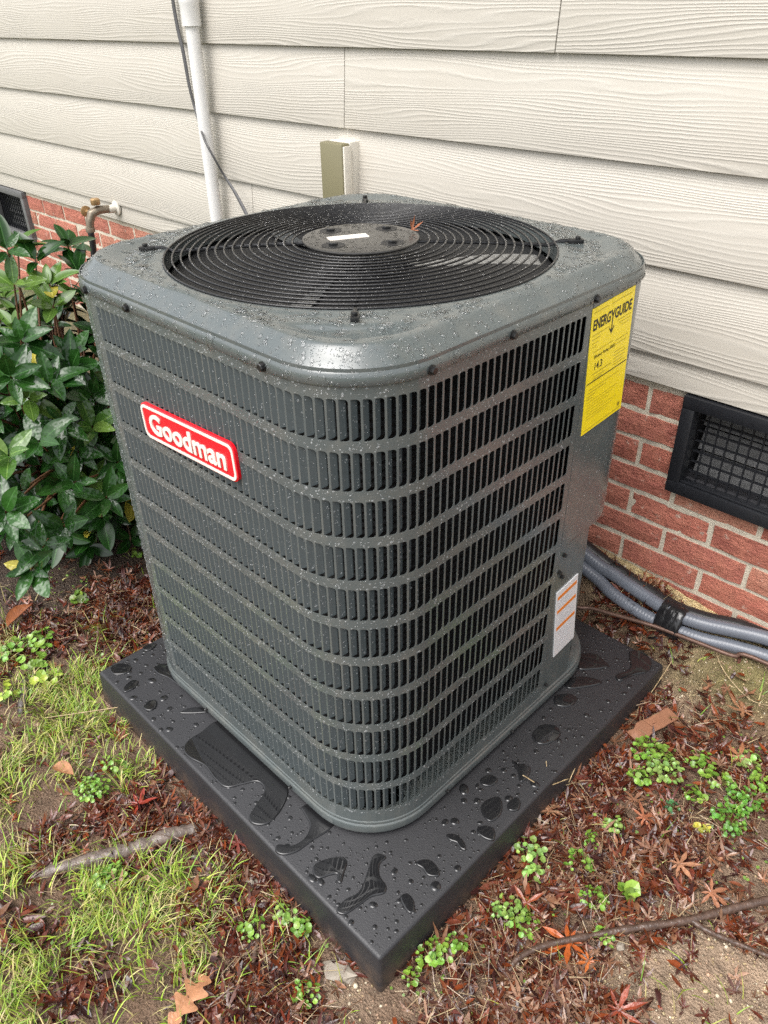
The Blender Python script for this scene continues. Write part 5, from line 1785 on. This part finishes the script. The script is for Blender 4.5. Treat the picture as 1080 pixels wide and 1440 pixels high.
def build_rain():
    rg = np.random.default_rng(99)
    # --- solid strips, borders and posts of the louvered front
    P = []; N = []; rad = []
    lo = (ROWP - SLH) / 2
    strips = [(ZT0, Z_PT - .003)] + [(ZT0 - (i + 1) * ROWP, ZT0 - i * ROWP - SLH) for i in range(NROW - 1)] + [(.062, ZT0 - (NROW - 1) * ROWP - SLH)]
    for (za, zb) in strips:
        n = int(420 * (zb - za) / .016)
        for _ in range(n):
            s = rg.uniform(S_SEAM_L + .002, S_SEAM_R - .002); (x, y), nn = path(s)
            right = s > SF + ARC * .7
            if right and rg.random() < .45: continue
            z = rg.uniform(za + .0008, zb - .0008)
            P.append((x, y, z)); N.append((nn[0], nn[1], 0)); rad.append(math.exp(rg.normal(-6.90, .36)))
        # beads gathering on the lower edge, above each opening
        for col in range(NCOL):
            if rg.random() < .55:
                s = S_LEFT + col * PITCH_S + rg.uniform(-.001, .004); (x, y), nn = path(s)
                P.append((x, y, za + rg.uniform(.0004, .0022))); N.append((nn[0], nn[1], -.1)); rad.append(rg.uniform(.0009, .0021))
    for _ in range(1500):      # left post
        s = rg.uniform(S_SEAM_L - .10, S_LEFT + .001); (x, y), nn = path(s % PER)
        P.append((x, y, rg.uniform(.06, Z_PT - .004))); N.append((nn[0], nn[1], 0)); rad.append(math.exp(rg.normal(-6.90, .34)))
    for _ in range(2600):      # plain panel at the right
        s = rg.uniform(S_END, S_SEAM_R + .2); (x, y), nn = path(s); z = rg.uniform(.06, Z_PT - .004)
        if z < .43 and s > S_SEAM_R: continue
        if s > S_SEAM_R + .004 and s < S_SEAM_R + .135 and .645 < z < .885: continue
        P.append((x, y, z)); N.append((nn[0], nn[1], 0)); rad.append(math.exp(rg.normal(-7.35, .3)))
    drops('water_droplets', np.array(P), np.array(N, float), np.array(rad), 'fine rain beads on the louvered sides of the unit', 5, 2, .6)
    # --- fins
    P = []; N = []; rad = []
    ang = R(42)
    for _ in range(3600):
        col = rg.integers(0, 52); row = rg.integers(0, NROW)
        (x, y), nn = path(S_LEFT + col * PITCH_S + .0016); t = (-nn[1], nn[0]); d = rg.uniform(.0012, .0095); c_, s_ = math.cos(ang) * d, math.sin(ang) * d - .0002 + .0011 * math.sin(d / .0108 * math.pi)
        nl = (math.sin(ang), -math.cos(ang))
        P.append((x + t[0] * c_ - nn[0] * s_, y + t[1] * c_ - nn[1] * s_, ZT0 - row * ROWP - rg.uniform(.004, SLH - .004)))
        N.append((t[0] * nl[0] - nn[0] * nl[1], t[1] * nl[0] - nn[1] * nl[1], 0)); rad.append(math.exp(rg.normal(-7.05, .34)))
    drops('water_droplets', np.array(P), np.array(N, float), np.array(rad), 'rain beads on the louver fins', 5, 2, .6)
    # --- cap: skirt and rounded shoulder
    P = []; N = []; rad = []; BR = .030
    for _ in range(2100):
        s = rg.uniform(0, PER); u = rg.random()
        if u < .3:
            (x, y), nn = path(s, -.0032); P.append((x, y, rg.uniform(.886, .897))); N.append((nn[0], nn[1], 0))
        else:
            d = rg.uniform(.0012, .0315); (x, y), nn = path(s, -.0032 + d)
            P.append((x, y, float(np.interp(d, [q[0] for q in CAP_PROF[2:]], [q[1] for q in CAP_PROF[2:]])))); N.append((nn[0] * .7, nn[1] * .7, .72))
        rad.append(math.exp(rg.normal(-6.48, .5)))
    for _ in range(260):
        s = rg.uniform(0, PER); (x, y), nn = path(s, -.0032); P.append((x, y, .8858)); N.append((nn[0], nn[1], -.25)); rad.append(rg.uniform(.0012, .0028))
    drops('water_droplets', np.array(P), np.array(N, float), np.array(rad), 'rain drops on the rounded shoulder of the top cap', 7, 3, .5, stretch=rg.uniform(.95, 1.6, len(P)))
    # --- cap: flat top
    P = []; N = []; rad = []
    k = 0
    while k < 1500:
        x = rg.uniform(BX0 + .03, BX1 - .03); y = rg.uniform(BY0 + .03, BY1 - .03); r_ = math.hypot(x - CX, y - CY)
        dxx = max(abs(x - CX) - SF / 2, 0); dyy = max(abs(y - CY) - SF / 2, 0)
        d = CR - math.hypot(dxx, dyy) if (dxx > 0 and dyy > 0) else min(x - BX0, BX1 - x, y - BY0, BY1 - y)
        if r_ < RG + .006 or d < .032: continue
        P.append((x, y, float(cap_z(x, y, d + .0045)))); N.append((0, 0, 1)); rad.append(math.exp(rg.normal(-5.80, .55))); k += 1
    n = len(P)
    drops('water_droplets', np.array(P), np.array(N, float), np.minimum(np.array(rad), .010), 'flat rain drops pooled on the top of the unit', 10, 4, .34, stretch=rg.uniform(.6, 1.7, n), ang=rg.uniform(0, 6.28, n))
    # --- grille wires and plate
    P = []; N = []; rad = []
    for _ in range(3600):
        i = rg.integers(0, 16); r_ = .1145 + .01395 * i; a = rg.uniform(0, 6.28); z = .9285 + .012 * (1 - (r_ / .335) ** 2)
        e = rg.normal(0, .6); P.append((CX + (r_ + .0017 * math.sin(e)) * math.cos(a), CY + (r_ + .0017 * math.sin(e)) * math.sin(a), z + .0017 * math.cos(e)))
        N.append((math.sin(e) * math.cos(a), math.sin(e) * math.sin(a), math.cos(e))); rad.append(rg.uniform(.0008, .0016))
    drops('water_droplets', np.array(P), np.array(N, float), np.array(rad), 'rain beads strung along the fan grille wires', 5, 2, .75)
    P = []; N = []; rad = []
    for _ in range(520):
        r_ = .093 * math.sqrt(rg.random()); a = rg.uniform(0, 6.28); P.append((CX + r_ * math.cos(a), CY + r_ * math.sin(a), .9412 + .00165)); N.append((0, 0, 1)); rad.append(rg.uniform(.0012, .0042))
    drops('water_droplets', np.array(P), np.array(N, float), np.array(rad), 'rain drops on the round plate of the fan grille', 7, 2, .35, stretch=rg.uniform(.6, 1.6, 520), ang=rg.uniform(0, 6.28, 520))
    # --- slab
    def free(x, y, m=.004):       # outside the unit's base
        dxx = max(abs(x - CX) - SF / 2, 0); dyy = max(abs(y - CY) - SF / 2, 0)
        if abs(x - CX) < SF / 2 and abs(y - CY) < SF / 2: return False
        if dxx > 0 and dyy > 0: return math.hypot(dxx, dyy) > CR + .008 + m
        return max(dxx, dyy) > CR + .008 + m
    P = []; rad = []; big = []
    tries = 0
    while len(P) < 1500 and tries < 60000:
        tries += 1
        x = rg.uniform(-.907, -.007); y = rg.uniform(.007, .907)
        if not free(x, y): continue
        r_ = min(math.exp(rg.normal(-6.30, .66)), .0095)
        if r_ > .003 and any((x - q[0]) ** 2 + (y - q[1]) ** 2 < (r_ + q[2]) ** 2 * 1.3 for q in big): continue
        if r_ > .003: big.append((x, y, r_))
        P.append((x, y, 0)); rad.append(r_)
    n = len(P); rad = np.array(rad)
    st = np.where(rad > .003, rg.uniform(.7, 1.45, n), 1.0)
    drops('water_droplets', np.array(P), np.tile((0., 0, 1), (n, 1)), rad, 'rain drops on top of the black slab', 10, 4, .34, stretch=st, ang=rg.uniform(0, 6.28, n))
    P = []; N = []; rad = []
    for _ in range(1100):
        z = rg.uniform(-.085, -.008); t = rg.uniform(-.90, -.01); off = .006 * min(1, -z / .1)
        if rg.random() < .5: P.append((t, -off, z)); N.append((0, -1, 0))
        else: P.append((off, -t, z)); N.append((1, 0, 0))
        rad.append(math.exp(rg.normal(-7.2, .4)))
    drops('water_droplets', np.array(P), np.array(N, float), np.array(rad), 'rain beads on the sides of the black slab', 5, 2, .6)
    # --- puddles traced on the slab
    PUD = [([(265, 1042), (283, 1030), (305, 1015), (330, 1022), (385, 1075), (405, 1108), (398, 1135), (378, 1158), (358, 1160), (350, 1150), (362, 1130), (372, 1112), (362, 1100), (340, 1104), (318, 1108), (302, 1096), (288, 1078), (266, 1066), (258, 1055)], 'large dark puddle along the left side of the slab'),
           ([(392, 1188), (410, 1190), (428, 1180), (436, 1162), (428, 1145), (424, 1136), (440, 1132), (470, 1152), (462, 1168), (440, 1182), (418, 1198), (398, 1203), (387, 1197)], 'hook-shaped puddle left of the unit front corner'),
           ([(443, 1216), (462, 1208), (482, 1206), (488, 1214), (484, 1228), (480, 1242), (474, 1240), (474, 1230), (462, 1232), (448, 1236), (440, 1228)], 'comma-shaped puddle near the slab front corner'),
           ([(473, 1281), (485, 1266), (503, 1256), (513, 1238), (522, 1210), (530, 1201), (543, 1206), (534, 1216), (534, 1232), (543, 1246), (540, 1257), (522, 1262), (502, 1276), (484, 1287)], 'long bottle-shaped puddle at the slab front corner'),
           ([(587, 1212), (600, 1209), (610, 1214), (618, 1226), (616, 1233), (602, 1232), (594, 1222), (586, 1217)], 'oval puddle right of the front corner'),
           ([(563, 1262), (572, 1257), (581, 1266), (583, 1280), (576, 1285), (568, 1276)], 'small egg-shaped puddle near the front corner edge'),
           ([(628, 1174), (640, 1174), (652, 1184), (655, 1196), (648, 1194), (642, 1186), (632, 1182)], 'narrow crescent puddle on the right part of the slab'),
           ([(676, 1136), (684, 1126), (700, 1121), (706, 1130), (704, 1146), (690, 1156), (680, 1148)], 'drop-shaped puddle by the right edge of the slab'),
           ([(672, 1164), (686, 1162), (696, 1170), (694, 1182), (682, 1180), (672, 1172)], 'round puddle by the right edge of the slab'),
           ([(714, 1130), (726, 1122), (732, 1130), (728, 1140), (716, 1140)], 'small round puddle at the slab right edge'),
           ([(676, 1096), (690, 1090), (700, 1098), (690, 1106), (678, 1104)], 'small puddle near the unit base at right'),
           ([(720, 1070), (732, 1076), (746, 1080), (742, 1094), (732, 1100), (728, 1086)], 'pointed puddle at right beside the dry stalk'),
           ([(748, 1034), (762, 1020), (782, 1022), (788, 1034), (772, 1046), (756, 1046)], 'squarish dark puddle on the right side of the slab'),
           ([(812, 922), (836, 920), (850, 930), (856, 938), (830, 942), (812, 940)], 'flat puddle beside the unit rear corner'),
           ([(795, 958), (815, 952), (840, 956), (845, 962), (815, 968), (798, 968)], 'thin puddle behind the unit right corner'),
           ([(885, 918), (902, 916), (916, 930), (912, 944), (890, 950), (872, 958), (866, 950), (886, 940)], 'dark puddle near the slab right corner'),
           ([(780, 980), (800, 976), (812, 984), (800, 994), (782, 992)], 'small puddle next to the base of the unit'),
           ([(155, 941), (166, 934), (180, 935), (185, 941), (176, 948), (160, 949)], 'large round puddle at the left slab corner'),
           ([(174, 968), (184, 958), (194, 958), (192, 966), (182, 972), (175, 974)], 'oval puddle at the left end of the slab'),
           ([(202, 994), (210, 986), (220, 986), (220, 994), (212, 1000), (203, 998)], 'heart-shaped puddle on the left part of the slab'),
           ([(216, 940), (228, 934), (242, 938), (255, 962), (268, 976), (250, 964), (236, 954), (222, 948)], 'puddle squeezed against the left base of the unit'),
           ([(254, 1002), (268, 996), (286, 996), (292, 1002), (275, 1004), (256, 1004)], 'thin sliver of water at the left base of the unit'),
           ([(200, 912), (210, 906), (220, 906), (216, 912), (206, 916)], 'small puddle at the rear left of the slab')]
    for pts, lab in PUD:
        W_ = [hit(x, y, 2, 0.0) for x, y in pts]
        c = np.mean(W_, 0)
        Q = W_ + W_[:1]
        # closed catmull
        m = len(W_); out = []
        for i in range(m):
            p0, p1, p2, p3 = W_[i - 1], W_[i], W_[(i + 1) % m], W_[(i + 2) % m]
            for k in range(5):
                t = k / 5; out.append(.5 * ((2 * p1) + (-p0 + p2) * t + (2 * p0 - 5 * p1 + 4 * p2 - p3) * t * t + (-p0 + 3 * p1 - 3 * p2 + p3) * t ** 3))
        cu = bpy.data.curves.new('water_puddle', 'CURVE'); cu.dimensions = '2D'; cu.fill_mode = 'BOTH'
        sp = cu.splines.new('POLY'); sp.points.add(len(out) - 1)
        for pt, q in zip(sp.points, out): pt.co = (q[0] - c[0], q[1] - c[1], 0, 1)
        sp.use_cyclic_u = True
        cu.bevel_depth = .0028; cu.bevel_resolution = 5; cu.offset = -.0026
        ob = bpy.data.objects.new('tmp', cu); COL.objects.link(ob)
        me = bpy.data.meshes.new_from_object(ob.evaluated_get(bpy.context.evaluated_depsgraph_get()))
        bpy.data.objects.remove(ob); bpy.data.curves.remove(cu)
        # keep the upper half only, it rests on the slab
        bm = bmesh.new(); bm.from_mesh(me)
        bmesh.ops.remove_doubles(bm, verts=bm.verts, dist=1e-6)
        bmesh.ops.delete(bm, geom=[f for f in bm.faces if f.calc_center_median().z < -.0004], context='FACES')
        bmesh.ops.recalc_face_normals(bm, faces=bm.faces)
        up_ = sum(f.normal.z * f.calc_area() for f in bm.faces)
        if up_ < 0: bmesh.ops.reverse_faces(bm, faces=bm.faces)
        bm.to_mesh(me); bm.free(); me.materials.clear()
        me.polygons.foreach_set('use_smooth', np.ones(len(me.polygons), bool))
        o = link('water_puddle', me, M['slab_water']); o.location = (c[0], c[1], .00035)
        tag(o, lab, 'puddle', 'puddles on the slab')
build_rain()
